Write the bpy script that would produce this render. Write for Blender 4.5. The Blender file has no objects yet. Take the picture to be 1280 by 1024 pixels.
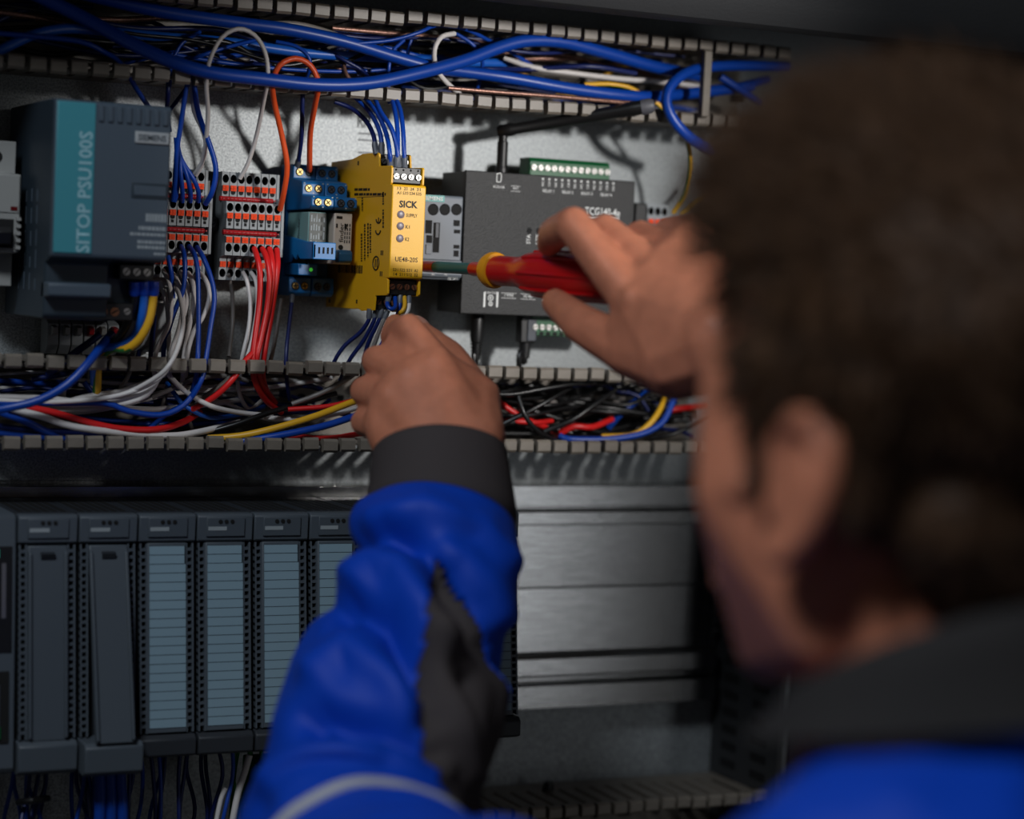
import bpy, bmesh, math, random
from mathutils import Vector, Matrix
random.seed(7)
# ------------------------------------------------------------------ camera, world, lights, exposure
SC = bpy.context.scene
COL = SC.collection
FPX = 2700.0
CAM = Vector((-0.51640773, -1.34914435, -0.02761175))
RX = Vector((0.90177375, 0.01407932, 0.43197902))      # image of world X in camera axes (right, down, forward)
RY = Vector((-0.4299716, -0.07232856, 0.89994056))
RZ = Vector((0.04391497, -0.99728148, -0.05917029))
def cam2w(v):
    return CAM + Vector((RX.dot(v), RY.dot(v), RZ.dot(v)))
def camdir(v):
    return Vector((RX.dot(v), RY.dot(v), RZ.dot(v)))
def Pz(px, py, z):                                      # measured photo point at axial distance z
    return cam2w(Vector(((px - 640) / FPX * z, (py - 512) / FPX * z, z)))
def P(px, py, dep):                                     # measured photo point at a height dep above the mounting panel
    r = camdir(Vector(((px - 640) / FPX, (py - 512) / FPX, 1.0)))
    t = (-dep - CAM.y) / r.y
    return CAM + r * t

cd = bpy.data.cameras.new('camera')
cam = bpy.data.objects.new('camera', cd); COL.objects.link(cam)
r_, u_, b_ = camdir(Vector((1, 0, 0))), camdir(Vector((0, -1, 0))), camdir(Vector((0, 0, -1)))
cam.matrix_world = Matrix(((r_.x, u_.x, b_.x, CAM.x), (r_.y, u_.y, b_.y, CAM.y), (r_.z, u_.z, b_.z, CAM.z), (0, 0, 0, 1)))
cd.sensor_fit = 'HORIZONTAL'; cd.sensor_width = 36; cd.lens = FPX / 1280 * 36
cd.clip_start = 0.02; cd.clip_end = 20
cd.dof.use_dof = True; cd.dof.focus_distance = 1.345; cd.dof.aperture_fstop = 3.0
SC.camera = cam

w = bpy.data.worlds.new('world'); SC.world = w; w.use_nodes = True
bg = w.node_tree.nodes['Background']
bg.inputs[0].default_value = (0.62, 0.60, 0.58, 1); bg.inputs[1].default_value = 0.038

def aim(o, target):
    o.rotation_euler = (Vector(target) - o.location).to_track_quat('-Z', 'Y').to_euler()
def lamp(name, kind, loc, target, energy, color, **kw):
    l = bpy.data.lights.new(name, kind); l.energy = energy; l.color = color
    for k, v in kw.items(): setattr(l, k, v)
    o = bpy.data.objects.new(name, l); COL.objects.link(o); o.location = loc; aim(o, target); return o
lamp('work_lamp', 'SPOT', (0.33, -0.96, 0.16), (0.072, 0, 0.008), 29, (1.0, 0.97, 0.94),
     spot_size=math.radians(31), spot_blend=1.0, shadow_soft_size=0.03)
lamp('fill_lamp', 'AREA', (-0.78, -0.98, 0.78), (-0.05, -0.25, -0.2), 8.4, (0.84, 0.92, 1.0), shape='RECTANGLE', size=0.3, size_y=0.2)  # soft fill added from above left to brighten face, sleeve and modules
lamp('side_fill_light', 'AREA', (0.86, -1.6, -0.1), (0.1, 0, -0.2), 1.2, (0.92, 0.96, 1.0), shape='RECTANGLE', size=0.2, size_y=1.1)  # unseen area light added at the right, made tall for the rail reflections
SC.view_settings.view_transform = 'Standard'; SC.view_settings.look = 'None'
SC.view_settings.exposure = 0.0; SC.view_settings.gamma = 1.0
SC.view_settings.use_curve_mapping = False

# ------------------------------------------------------------------ materials
def lin(c):
    return tuple(((v / 255) / 12.92 if v / 255 <= 0.04045 else ((v / 255 + 0.055) / 1.055) ** 2.4) for v in c) + (1.0,)
MATS = {}
def mat(name, rgb, rough=0.5, metal=0.0, noise=0.0, nscale=400, bump=0.0, bscale=600, sss=0.0, spec=0.5, stretch=None, rgb2=None, emit=0, trans=0, coat=0):
    if name in MATS: return MATS[name]
    m = bpy.data.materials.new(name); m.use_nodes = True
    nt = m.node_tree; b = nt.nodes['Principled BSDF']
    c = lin(rgb)
    b.inputs['Base Color'].default_value = c; b.inputs['Roughness'].default_value = rough
    b.inputs['Metallic'].default_value = metal; b.inputs['Specular IOR Level'].default_value = spec
    if trans: b.inputs['Transmission Weight'].default_value = trans
    if coat: b.inputs['Coat Weight'].default_value = coat
    if emit:
        b.inputs['Emission Color'].default_value = c; b.inputs['Emission Strength'].default_value = emit
    if sss:
        b.inputs['Subsurface Weight'].default_value = sss
        b.inputs['Subsurface Radius'].default_value = (0.006, 0.002, 0.001)
        b.inputs['Subsurface Scale'].default_value = 1.0
    tc = None
    def coords():
        nonlocal tc
        if tc is None:
            t = nt.nodes.new('ShaderNodeTexCoord'); mp = nt.nodes.new('ShaderNodeMapping')
            nt.links.new(t.outputs['Object'], mp.inputs['Vector'])
            if stretch: mp.inputs['Scale'].default_value = stretch
            tc = mp.outputs['Vector']
        return tc
    if noise:
        n = nt.nodes.new('ShaderNodeTexNoise'); n.inputs['Scale'].default_value = nscale; n.inputs['Detail'].default_value = 3
        nt.links.new(coords(), n.inputs['Vector'])
        cr = nt.nodes.new('ShaderNodeValToRGB')
        d = lin(rgb2) if rgb2 else tuple(v * (1 - noise) for v in c[:3]) + (1,)
        e = c if rgb2 else tuple(min(1, v * (1 + noise)) for v in c[:3]) + (1,)
        cr.color_ramp.elements[0].position = 0.32; cr.color_ramp.elements[1].position = 0.68
        cr.color_ramp.elements[0].color = d; cr.color_ramp.elements[1].color = e
        nt.links.new(n.outputs['Fac'], cr.inputs['Fac']); nt.links.new(cr.outputs['Color'], b.inputs['Base Color'])
    if bump:
        n2 = nt.nodes.new('ShaderNodeTexNoise'); n2.inputs['Scale'].default_value = bscale; n2.inputs['Detail'].default_value = 2
        nt.links.new(coords(), n2.inputs['Vector'])
        bp = nt.nodes.new('ShaderNodeBump'); bp.inputs['Strength'].default_value = bump; bp.inputs['Distance'].default_value = 0.0006
        nt.links.new(n2.outputs['Fac'], bp.inputs['Height']); nt.links.new(bp.outputs['Normal'], b.inputs['Normal'])
    MATS[name] = m
    return m
zinc = mat('galvanized_steel', (150, 155, 157), 0.45, 0.25, noise=0.36, nscale=750, bump=0.22, bscale=900)
railm = mat('brushed_rail_aluminium', (150, 150, 150), 0.17, 1.0, noise=0.12, nscale=60, stretch=(1, 1, 14), bump=0.05, bscale=300)
cabinet = mat('cabinet_grey_paint', (46, 47, 49), 0.55, bump=0.2, bscale=500)
ductm = mat('duct_grey_pvc', (120, 112, 102), 0.42, noise=0.06, nscale=200)
blackp = mat('black_plastic', (20, 20, 21), 0.42)
voidm = mat('dark_cavity', (6, 6, 7), 0.8)
steel = mat('screw_steel', (172, 170, 166), 0.42, 1.0)
brass = mat('screw_brass', (170, 148, 98), 0.42, 1.0)
copper = mat('copper_screw', (160, 112, 84), 0.42, 1.0)
psug = mat('slate_grey_plastic', (70, 82, 94), 0.45, bump=0.1)
psud = mat('slate_dark_plastic', (40, 52, 62), 0.5)
teal = mat('teal_label', (62, 138, 150), 0.4)
printm = mat('pale_print', (150, 158, 162), 0.6)
whitep = mat('white_print', (225, 225, 222), 0.6)
blackprint = mat('black_print', (14, 13, 12), 0.6)
offwhite = mat('offwhite_plastic', (150, 150, 147), 0.45)
termg = mat('terminal_grey_plastic', (138, 143, 146), 0.5)
orangeb = mat('orange_button', (232, 70, 22), 0.6, noise=0.15, nscale=900, spec=0.2)
redb = mat('red_jumper', (160, 18, 24), 0.35)
bluep = mat('relay_blue_plastic', (10, 92, 150), 0.4)
yellow = mat('safety_yellow_plastic', (238, 178, 24), 0.42, bump=0.08, bscale=900)
yprint = mat('black_marking', (40, 28, 8), 0.6)
greyp = mat('contactor_grey_plastic', (108, 114, 122), 0.5)
greyd = mat('contactor_dark_plastic', (62, 66, 74), 0.5)
tealb = mat('teal_badge', (10, 130, 125), 0.4)
gate = mat('gateway_black_texture', (27, 27, 28), 0.55, noise=0.18, nscale=900, bump=0.6, bscale=900)
greenp = mat('green_terminal_plastic', (8, 84, 44), 0.4)
plc = mat('plc_grey_plastic', (74, 82, 90), 0.48)
plcd = mat('plc_dark_plastic', (40, 44, 50), 0.55)
plcl = mat('plc_label_paper', (132, 158, 172), 0.55)
skin = mat('skin', (190, 120, 92), 0.48, spec=0.3, sss=0.12, noise=0.10, nscale=90, bump=0.25, bscale=420)
nailm = mat('nail', (205, 150, 130), 0.35)
hairm = mat('brown_hair', (66, 45, 29), 0.6, spec=0.2, noise=0.35, nscale=120)
bluef = mat('royal_blue_fabric', (4, 64, 184), 0.55, bump=0.3, bscale=1400, spec=0.25)
greyf = mat('charcoal_fabric', (66, 60, 60), 0.8, bump=0.35, bscale=1400, spec=0.2)
collarm = mat('dark_collar_fabric', (44, 42, 42), 0.85, bump=0.3, bscale=1200, spec=0.2)
pipem = mat('reflective_piping', (178, 178, 180), 0.5)
redh = mat('red_handle', (190, 14, 20), 0.3, coat=0.2)
yel2 = mat('yellow_collar', (225, 150, 25), 0.4)
tealh = mat('green_shaft_sleeve', (24, 92, 92), 0.4)
W = {
 'blue': mat('wire_blue', (6, 62, 158), 0.38), 'darkblue': mat('wire_dark_blue', (14, 30, 88), 0.4),
 'lightblue': mat('wire_light_blue', (24, 92, 190), 0.38), 'white': mat('wire_white', (214, 209, 206), 0.42),
 'grey': mat('wire_grey', (128, 122, 118), 0.45), 'red': mat('wire_red', (212, 30, 30), 0.38),
 'orange': mat('wire_orange', (226, 84, 36), 0.4), 'black': mat('wire_black', (18, 18, 19), 0.35),
 'yellow': mat('wire_yellow', (225, 170, 35), 0.4), 'green': mat('wire_green', (40, 120, 50), 0.4),
 'copper': mat('wire_braided_copper', (150, 112, 98), 0.4, 0.6, noise=0.5, nscale=900),
}

# ------------------------------------------------------------------ mesh builder
def spline(pts, step=0.004):
    pts = [Vector(p) for p in pts]
    if len(pts) < 3: 
        n = max(2, int((pts[1] - pts[0]).length / step)); return [pts[0].lerp(pts[1], i / n) for i in range(n + 1)]
    out = []
    q = [pts[0] * 2 - pts[1]] + pts + [pts[-1] * 2 - pts[-2]]
    for i in range(1, len(q) - 2):
        a, b, c, d = q[i - 1], q[i], q[i + 1], q[i + 2]
        n = max(3, min(14, int((c - b).length / step)))
        for k in range(n):
            t = k / n
            out.append(0.5 * ((2 * b) + (c - a) * t + (2 * a - 5 * b + 4 * c - d) * t * t + (3 * b - a - 3 * c + d) * t ** 3))
    out.append(q[-2]); return out
class MB:
    def __init__(s): s.v = []; s.f = []; s.m = []
    def add(s, vs, fs, m=0):
        o = len(s.v); s.v += [Vector(p) for p in vs]
        s.f += [tuple(i + o for i in f) for f in fs]; s.m += [m] * len(fs); return s
    def box(s, x0, x1, y0, y1, z0, z1, m=0):
        if x0 > x1: x0, x1 = x1, x0
        if y0 > y1: y0, y1 = y1, y0
        if z0 > z1: z0, z1 = z1, z0
        return s.add([(x0, y0, z0), (x1, y0, z0), (x1, y1, z0), (x0, y1, z0), (x0, y0, z1), (x1, y0, z1), (x1, y1, z1), (x0, y1, z1)],
              [(0, 3, 2, 1), (4, 5, 6, 7), (0, 1, 5, 4), (1, 2, 6, 5), (2, 3, 7, 6), (3, 0, 4, 7)], m)
    def prism(s, poly, x0, x1, m=0):                    # poly of (depth, Z), depth measured out from the panel
        n = len(poly)
        A = sum(poly[i][0] * poly[(i + 1) % n][1] - poly[(i + 1) % n][0] * poly[i][1] for i in range(n))
        if A < 0: poly = poly[::-1]
        vs = [(x0, -d, z) for d, z in poly] + [(x1, -d, z) for d, z in poly]
        fs = [tuple(range(n)), tuple(range(2 * n - 1, n - 1, -1))]
        fs += [(i, i + n, (i + 1) % n + n, (i + 1) % n) for i in range(n)]
        return s.add(vs, fs, m)
    def cyl(s, p0, p1, r0, r1=None, n=14, m=0, cap=True):
        p0, p1 = Vector(p0), Vector(p1); r1 = r0 if r1 is None else r1
        t = (p1 - p0).normalized(); a = t.orthogonal().normalized(); b = t.cross(a)
        vs = [p0 + (a * math.cos(2 * math.pi * i / n) + b * math.sin(2 * math.pi * i / n)) * r0 for i in range(n)]
        vs += [p1 + (a * math.cos(2 * math.pi * i / n) + b * math.sin(2 * math.pi * i / n)) * r1 for i in range(n)]
        fs = [(i, (i + 1) % n, (i + 1) % n + n, i + n) for i in range(n)]
        if cap: fs += [tuple(range(n - 1, -1, -1)), tuple(range(n, 2 * n))]
        return s.add(vs, fs, m)
    def revolve(s, p0, axis, prof, n=20, m=None):       # prof: list of (distance along axis, radius)
        p0 = Vector(p0); t = Vector(axis).normalized(); a = t.orthogonal().normalized(); b = t.cross(a)
        o = len(s.v)
        for d, r in prof:
            for i in range(n):
                s.v.append(p0 + t * d + (a * math.cos(2 * math.pi * i / n) + b * math.sin(2 * math.pi * i / n)) * r)
        for k in range(len(prof) - 1):
            for i in range(n):
                s.f.append((o + k * n + i, o + k * n + (i + 1) % n, o + (k + 1) * n + (i + 1) % n, o + (k + 1) * n + i)); s.m.append(m[k] if m else 0)
        s.f.append(tuple(o + i for i in range(n - 1, -1, -1))); s.m.append(m[0] if m else 0)
        e = o + (len(prof) - 1) * n
        s.f.append(tuple(e + i for i in range(n))); s.m.append(m[-1] if m else 0)
        return s
    def tube(s, pts, r, n=8, step=0.004, two=False):
        pts = spline(pts, step); o = len(s.v); N = len(pts)
        t0 = (pts[1] - pts[0]).normalized(); a = t0.orthogonal().normalized()
        for i, p in enumerate(pts):
            t = (pts[min(i + 1, N - 1)] - pts[max(i - 1, 0)]).normalized()
            a = (a - t * a.dot(t)).normalized(); b = t.cross(a)
            for k in range(n):
                an = 2 * math.pi * k / n
                s.v.append(p + (a * math.cos(an) + b * math.sin(an)) * r)
        for i in range(N - 1):
            for k in range(n):
                s.f.append((o + i * n + k, o + i * n + (k + 1) % n, o + (i + 1) * n + (k + 1) % n, o + (i + 1) * n + k))
                am = 2 * math.pi * (k + .5) / n; tt = (pts[i + 1] - pts[i]).normalized(); aa = (s.v[o + i * n] - pts[i]).normalized(); bb = tt.cross(aa)
                s.m.append(1 if (two and (aa * math.cos(am) + bb * math.sin(am)).dot(Vector((-.55, .25, -.8))) > .45) else 0)
        s.f.append(tuple(o + k for k in range(n - 1, -1, -1))); s.m.append(0)
        s.f.append(tuple(o + (N - 1) * n + k for k in range(n))); s.m.append(0)
        return s
    def holeplate(s, x0, x1, z0, z1, y, cx, cz, r, depth, n=16, rz=None, m=0, mi=1):   # front plate with a round cup sunk into it
        rz = rz or r; o = len(s.v); out = []; inn = []; bot = []
        for i in range(n):
            an = 2 * math.pi * (i + .5) / n; c, q = math.cos(an), math.sin(an)
            k = min(((x1 - cx) if c > 0 else (x0 - cx)) / c if abs(c) > 1e-6 else 9, ((z1 - cz) if q > 0 else (z0 - cz)) / q if abs(q) > 1e-6 else 9)
            out.append((cx + c * k, y, cz + q * k)); inn.append((cx + c * r, y, cz + q * rz)); bot.append((cx + c * r * .9, y + depth, cz + q * rz * .9))
        corners = [(x1, y, z1), (x0, y, z1), (x0, y, z0), (x1, y, z0)]
        s.add(out + inn + bot, [(i, (i + 1) % n, n + (i + 1) % n, n + i) for i in range(n)], m)
        s.add(inn + bot, [(i, (i + 1) % n, n + (i + 1) % n, n + i) for i in range(n)] + [tuple(range(n, 2 * n))], mi)
        for j, cpt in enumerate(corners):
            q4 = [out[i] for i in range(n)]
            i = int(n * (j + .5) / 4 * 1.0)
            # corner triangle between neighbouring rim points
            best = sorted(range(n), key=lambda k: (Vector(q4[k]) - Vector(cpt)).length)[:2]
            s.add([q4[best[0]], cpt, q4[best[1]]], [(0, 1, 2)], m)
        return s
    def mesh(s, name, mats, off=Vector((0, 0, 0)), smooth=35):
        me = bpy.data.meshes.new(name)
        me.from_pydata([tuple(p - off) for p in s.v], [], s.f)
        for m_ in (mats if isinstance(mats, (list, tuple)) else [mats]): me.materials.append(m_)
        me.polygons.foreach_set('material_index', s.m)
        if smooth:
            me.polygons.foreach_set('use_smooth', [True] * len(s.f)); me.set_sharp_from_angle(angle=math.radians(smooth))
        me.update(); return me
ORG = {}
def origin(o): return ORG.get(o.name, Vector((0, 0, 0))) if o else Vector((0, 0, 0))
def tag(o, label=None, cat=None, group=None, kind=None):
    if label: o['label'] = label
    if cat: o['category'] = cat
    if group: o['group'] = group
    if kind: o['kind'] = kind
    return o
def thing(name, label, cat, loc, group=None):
    o = bpy.data.objects.new(name, None); COL.objects.link(o); o.location = loc; o.empty_display_size = 0.01
    ORG[o.name] = Vector(loc); return tag(o, label, cat, group)
def build(name, mb, mats, parent=None, bevel=0, seg=2, smooth=35, label=None, kind=None, loc=None):
    off = origin(parent) if parent else (Vector(loc) if loc is not None else Vector((0, 0, 0)))
    o = bpy.data.objects.new(name, mb.mesh(name, mats, off, smooth)); COL.objects.link(o)
    if parent: o.parent = parent
    else: o.location = off
    ORG[o.name] = off
    if bevel:
        bv = o.modifiers.new('bevel', 'BEVEL'); bv.width = bevel; bv.segments = seg; bv.limit_method = 'ANGLE'; bv.angle_limit = math.radians(40)
    if label: o['label'] = label
    if kind: o['kind'] = kind
    return o
def link_copy(src, parent, delta):                     # shares the mesh, moved by delta
    c = src.copy(); COL.objects.link(c); c.parent = parent; c.location = src.location + Vector(delta)
    ORG[c.name] = origin(parent) ; return c
def text(s, parent, m, pos, height, width=None, face='front', rot=0, bold=0.0, name='lettering', align='CENTER'):
    cu = bpy.data.curves.new('t', 'FONT'); cu.body = s; cu.size = 1; cu.align_x = align; cu.align_y = 'CENTER'; cu.resolution_u = 2; cu.offset = bold
    to = bpy.data.objects.new('t', cu); COL.objects.link(to)
    dg = bpy.context.evaluated_depsgraph_get(); me = bpy.data.meshes.new_from_object(to.evaluated_get(dg))
    bpy.data.objects.remove(to); bpy.data.curves.remove(cu)
    xs = [v.co.x for v in me.vertices]; ys = [v.co.y for v in me.vertices]
    sy = height / (max(ys) - min(ys)); sx = (width / (max(xs) - min(xs))) if width else sy
    cxx = (max(xs) + min(xs)) / 2 if align == 'CENTER' else min(xs); cyy = (max(ys) + min(ys)) / 2
    ca, sa = math.cos(rot), math.sin(rot); pos = Vector(pos); off = origin(parent) if parent else Vector((0, 0, 0))
    for v in me.vertices:
        a, b = (v.co.x - cxx) * sx, (v.co.y - cyy) * sy
        a, b = a * ca - b * sa, a * sa + b * ca
        v.co = pos + (Vector((a, 0, b)) if face == 'front' else Vector((0, -a, b))) - off
    me.materials.append(m); me.name = name
    o = bpy.data.objects.new(name, me); COL.objects.link(o)
    if parent: o.parent = parent
    ORG[o.name] = off
    return o
def struct(name, mb, m, bevel=0):
    o = build(name, mb, m, bevel=bevel); o['kind'] = 'structure'; return o
def screw(parent, x, y, z, r, m, cross=False, ang=0.6, name='screw'):
    mb = MB(); n = 14
    mb.cyl((x, y + .0015, z), (x, y, z), r, n=n)
    for k in range(2 if cross else 1):
        a = ang + k * math.pi / 2; c, q = math.cos(a) * r * .85, math.sin(a) * r * .85; nx, nz = -math.sin(a) * r * .16, math.cos(a) * r * .16
        mb.add([(x - c - nx, y - .0001, z - q - nz), (x + c - nx, y - .0001, z + q - nz), (x + c + nx, y - .0001, z + q + nz), (x - c + nx, y - .0001, z - q + nz)], [(0, 1, 2, 3)], 1)
    return build(name, mb, [m, voidm], parent)
# ------------------------------------------------------------------ the setting: cabinet shell and mounting plates
mb = MB(); mb.box(-.48, .46, 0, .003, -.1655, .24)
struct('wall_back', mb, zinc)
mb = MB(); mb.box(-.48, .46, .002, .006, -.62, -.1655)
struct('wall_back_lower', mb, zinc)
mb = MB(); mb.box(-.486, -.48, -.16, .05, -.62, .25); struct('wall_left', mb, cabinet)
mb = MB(); mb.box(.46, .466, -.16, .05, -.62, .25); struct('wall_right', mb, cabinet)
mb = MB(); mb.box(-.486, .466, -.16, .05, .25, .256); struct('ceiling', mb, cabinet)
mb = MB(); mb.box(-.486, .466, -.16, .05, -.626, -.62); struct('floor', mb, cabinet)
mb = MB()                                                # the rolled front rail of the cabinet opening, above the ducts
mb.prism([(.135, .158), (.150, .1405), (.158, .1395), (.166, .142), (.176, .155), (.19, .21), (.19, .26), (.135, .26)], -.49, .47)
struct('trim_1', mb, cabinet, bevel=.002)
# perforated steel frame profile at the right
mb = MB()
mb.box(.305, .309, -.09, .0, -.62, -.14); mb.box(.309, .335, -.012, -.009, -.62, -.14); mb.box(.335, .36, -.06, -.057, -.62, -.14)
fr = struct('trim_2', mb, cabinet)
mb = MB()
for k in range(34):
    z = -.16 - k * .0125
    mb.box(.3046, .305, -.075, -.055, z, z + .006); mb.box(.3046, .305, -.035, -.015, z, z + .006)
    mb.box(.316, .328, -.0124, -.0119, z, z + .006)
build('slot_row', mb, voidm, fr, kind='stuff')

# ------------------------------------------------------------------ cable ducts
def finger_mesh(sgn):
    m = MB()
    m.prism([(.018, -.0008), (.075, -.0008), (.075, .0008), (.018, .0008)], -.0042, .0042)
    m.prism([(.0735, -.0040), (.0785, -.0043), (.0800, -.0028), (.0800, .0028), (.0785, .0043), (.0735, .0040)], -.0047, .0047)
    return m.mesh('finger', ductm, smooth=30)
FM = finger_mesh(1)
def duct(label, z0, z1, x0, x1, name='cable_duct', shift=0.0, zb=None, jump=None):
    t = thing(name, label, 'cable duct', (0, 0, (z0 + z1) / 2), 'slotted grey cable ducts')
    b = MB(); b.box(x0, x1, -.0025, -.0003, z0, z1)
    bo = build('base', b, ductm, t)
    h = MB()
    k = 0; x = x0 + .03
    while x < x1:
        h.cyl((x, -.0027, (z0 + z1) / 2), (x, -.0024, (z0 + z1) / 2), .0035, n=12); h.box(x + .018, x + .03, -.0027, -.0024, (z0 + z1) / 2 - .003, (z0 + z1) / 2 + .003); x += .05
    build('mounting_hole', h, voidm, bo, kind='stuff')
    for z in (z0, z1):
        s_ = MB(); s_.box(x0, x1, -.02, -.0025, z - .0008, z + .0008)
        build('side_wall', s_, ductm, t)
    n = int((x1 - x0) / .0125)
    for z in (z0, z1):
        for i in range(n):
            x = x0 + .0062 + i * .0125 + shift
            if x > x1 - .004: continue
            o = bpy.data.objects.new('finger', FM); COL.objects.link(o); o.parent = t
            dz = random.uniform(-.0004, .0004) + (.0022 if (jump is not None and z == z1 and x > jump) else 0)
            o.location = (x, 0, z - (z0 + z1) / 2 + dz)
            o.rotation_euler = (random.uniform(-.006, .006), random.uniform(-.03, .03), random.uniform(-.006, .006))
    return t
duct('open slotted grey cable duct along the top, full of thick blue cables', .0868, .1345, -.305, .30, shift=.0, jump=.012)
duct('open slotted grey cable duct below the row of devices, full of thin wires', -.1352, -.0872, -.305, .27, shift=.004)
duct('slotted grey cable duct at the bottom right, under the empty rail end', -.43, -.3815, -.02, .36, shift=.002)
st = MB(); st.prism([(.082, .0875), (.086, .0885), (.0865, .132), (.082, .134), (.0805, .131), (.0805, .0895)], .2215, .2272)
tag(build('duct_retainer', st, ductm, None, bevel=.0005, loc=(.224, -.083, .11)), 'grey plastic retainer strap bridging the top duct near the head', 'strap')
# DIN rail
r = MB(); r.prism([(.0004, -.0125), (.0014, -.0125), (.0014, .0125), (.0004, .0125)], -.3, .26)
for s in (-1, 1):
    r.prism([(.0004, s * .0115), (.0075, s * .0115), (.0075, s * .0175), (.0065, s * .0175), (.0065, s * .0125), (.0004, s * .0125)], -.3, .26)
tag(build('mounting_rail', r, zinc, None, loc=(0, 0, 0)), 'narrow steel rail that carries the row of devices', 'rail')
# wide rail of the controller
RB = -.168
prof = [(.0, -.1675), (.020, -.1675), (.020, -.1818), (.016, -.1822), (.012, -.1826), (.012, -.1843), (.019, -.1850), (.0198, -.1862), (.0196, -.1945), (.012, -.1957),
        (.011, -.2395), (.0115, -.2400), (.0103, -.2404), (.0103, -.2853), (.017, -.2866), (.0190, -.2890), (.0190, -.3005), (.0115, -.3030), (.0115, -.3056), (.0195, -.3075), (.0195, -.3235), (.0, -.3235)]
r = MB(); r.prism(prof, -.31, .295)
wr = build('controller_rail', r, railm, None, loc=(0, 0, -.245), bevel=.0006)
tag(wr, 'wide bright aluminium profile rail behind the grey controller modules', 'rail')
r = MB()
for i in range(11):
    z = -.20 - i * .0076; r.box(.2955, .2995, -.012, -.003, z, z + .0035)
build('end_rib', r, cabinet, wr, kind='stuff')
p = MB(); p.revolve(P(684, 1000, .02), (0, -.05, 1), [(0, .004), (.008, .0042), (.013, .003)], 12)
tag(build('cable_peg', p, blackp, None, loc=P(684, 1000, .02)), 'small dark peg standing on the plate above the bottom duct', 'peg')

# stamped maker print on the plate, behind the blue wires
tp = P(468, 153, 0); text('RITTAL', bpy.data.objects['wall_back'], greyd, (tp.x, -.0004, tp.z), .008, .024, bold=.02)
b = MB()
for k, wd in ((0, .022), (1, .017), (3, .02)):
    b.box(tp.x - .011, tp.x - .011 + wd, -.0004, 0, tp.z - .0085 - k * .0042, tp.z - .0075 - k * .0042)
build('print_line', b, greyd, bpy.data.objects['wall_back'], kind='stuff')

# ------------------------------------------------------------------ circuit breaker at the left edge
t = thing('circuit_breaker', 'off white circuit breaker cut by the left edge of the picture', 'circuit breaker', (-.2375, 0, 0))
b = MB(); b.prism([(.008, -.044), (.050, -.044), (.050, -.0245), (.0665, -.0235), (.0665, .0225), (.052, .0235), (.052, .0425), (.008, .0425)], -.2465, -.2287)
build('body', b, offwhite, t, bevel=.0008)
b = MB(); b.cyl((-.2405, -.0525, .033), (-.2405, -.0518, .033), .0035)
build('terminal_opening', b, voidm, t)
b = MB(); b.box(-.2455, -.2297, -.0672, -.0664, .0, .0215); mk = build('front_label', b, offwhite, t)
b = MB(); b.box(-.2345, -.2305, -.0676, -.0671, .0012, .0035); build('indicator', b, mat('dark_red_window', (90, 10, 14), 0.3), mk)
b = MB(); b.box(-.2465, -.2323, -.0668, -.066, -.021, -.004); build('lever_slot', b, voidm, t)
b = MB(); b.prism([(.066, -.010), (.072, -.0085), (.074, -.012), (.072, -.019), (.066, -.019)], -.2445, -.2345); build('lever', b, blackp, t, bevel=.0006)
b = MB()
for k in range(5): b.box(-.2312, -.2285, -.069, -.066, -.0215 + k * .0042, -.0195 + k * .0042)
build('grip_rib', b, offwhite, t)

# ------------------------------------------------------------------ power supply
X0, X1 = -.2232, -.1556
t = thing('power_supply', 'large slate grey power supply unit with a teal stripe panel', 'power supply', ((X0 + X1) / 2, 0, -.0614))
b = MB(); b.prism([(.006, -.0612), (.104, -.0612), (.107, -.0585), (.107, -.0285), (.118, -.0255), (.118, .0640), (.112, .0655), (.006, .0655)], X0 + .0004, X1 - .0295)
b.prism([(.006, -.0612), (.092, -.0612), (.094, -.058), (.094, -.028), (.118, -.0255), (.118, .0640), (.112, .0655), (.006, .0655)], X1 - .0295, X1 - .0004)
build('housing', b, psud, t, bevel=.001)
b = MB(); b.prism([(.118, -.0252), (.1235, -.0252), (.125, -.0235), (.125, .0625), (.1235, .0645), (.118, .0645)], X0, X1)
fc = build('front_cover', b, psug, t, bevel=.0012)
b = MB(); b.box(X0 + .0006, X0 + .0228, -.1256, -.1248, -.0225, .0633); tl = build('teal_panel', b, teal, t, bevel=.0005)
text('SITOP PSU100S', tl, mat('light_teal_print', (150, 190, 200), .6), (X0 + .0175, -.1258, .0125), .0078, .069, rot=math.pi / 2, bold=.012)
b = MB()
for k in range(8):
    x = X0 + .0246 + k * .0054; b.prism([(.1245, .0525), (.1262, .0535), (.1262, .0622), (.1245, .0632)], x, x + .0028)
build('vent_rib', b, psug, t, bevel=.0003)
nb = MB(); nb.box(X1 - .0215, X1 - .0014, -.1262, -.1245, .0425, .0492); npp = build('badge', nb, mat('pale_badge', (165, 168, 170), .5), t, bevel=.0004)
text('SIEMENS', npp, psud, (X1 - .0115, -.1264, .0458), .0036, .0165, bold=.02)
b = MB(); b.box(X1 - .0225, X1 - .0012, -.1256, -.1246, .0108, .0198); sl = build('adjuster_window', b, psud, t, bevel=.0004)
b = MB(); b.box(X1 - .0212, X1 - .0022, -.1262, -.1256, .0125, .0182); build('adjuster_cap', b, psug, sl, bevel=.0003)
b = MB()
for z, h, a, c in ((.0000, .0046, .0135, .0012), (-.0062, .0022, .0175, .0012), (-.0098, .0016, .0225, .0012), (-.0142, .0018, .018, .0012), (-.0172, .0018, .018, .0012), (-.0208, .0014, .008, .0012)):
    x = X1 - a
    while x < X1 - c:
        wd = random.uniform(.0010, .0022); b.box(x, min(x + wd, X1 - c), -.1252, -.1249, z - h / 2, z + h / 2); x += wd + .0005
build('small_print', b, printm, t)
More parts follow.
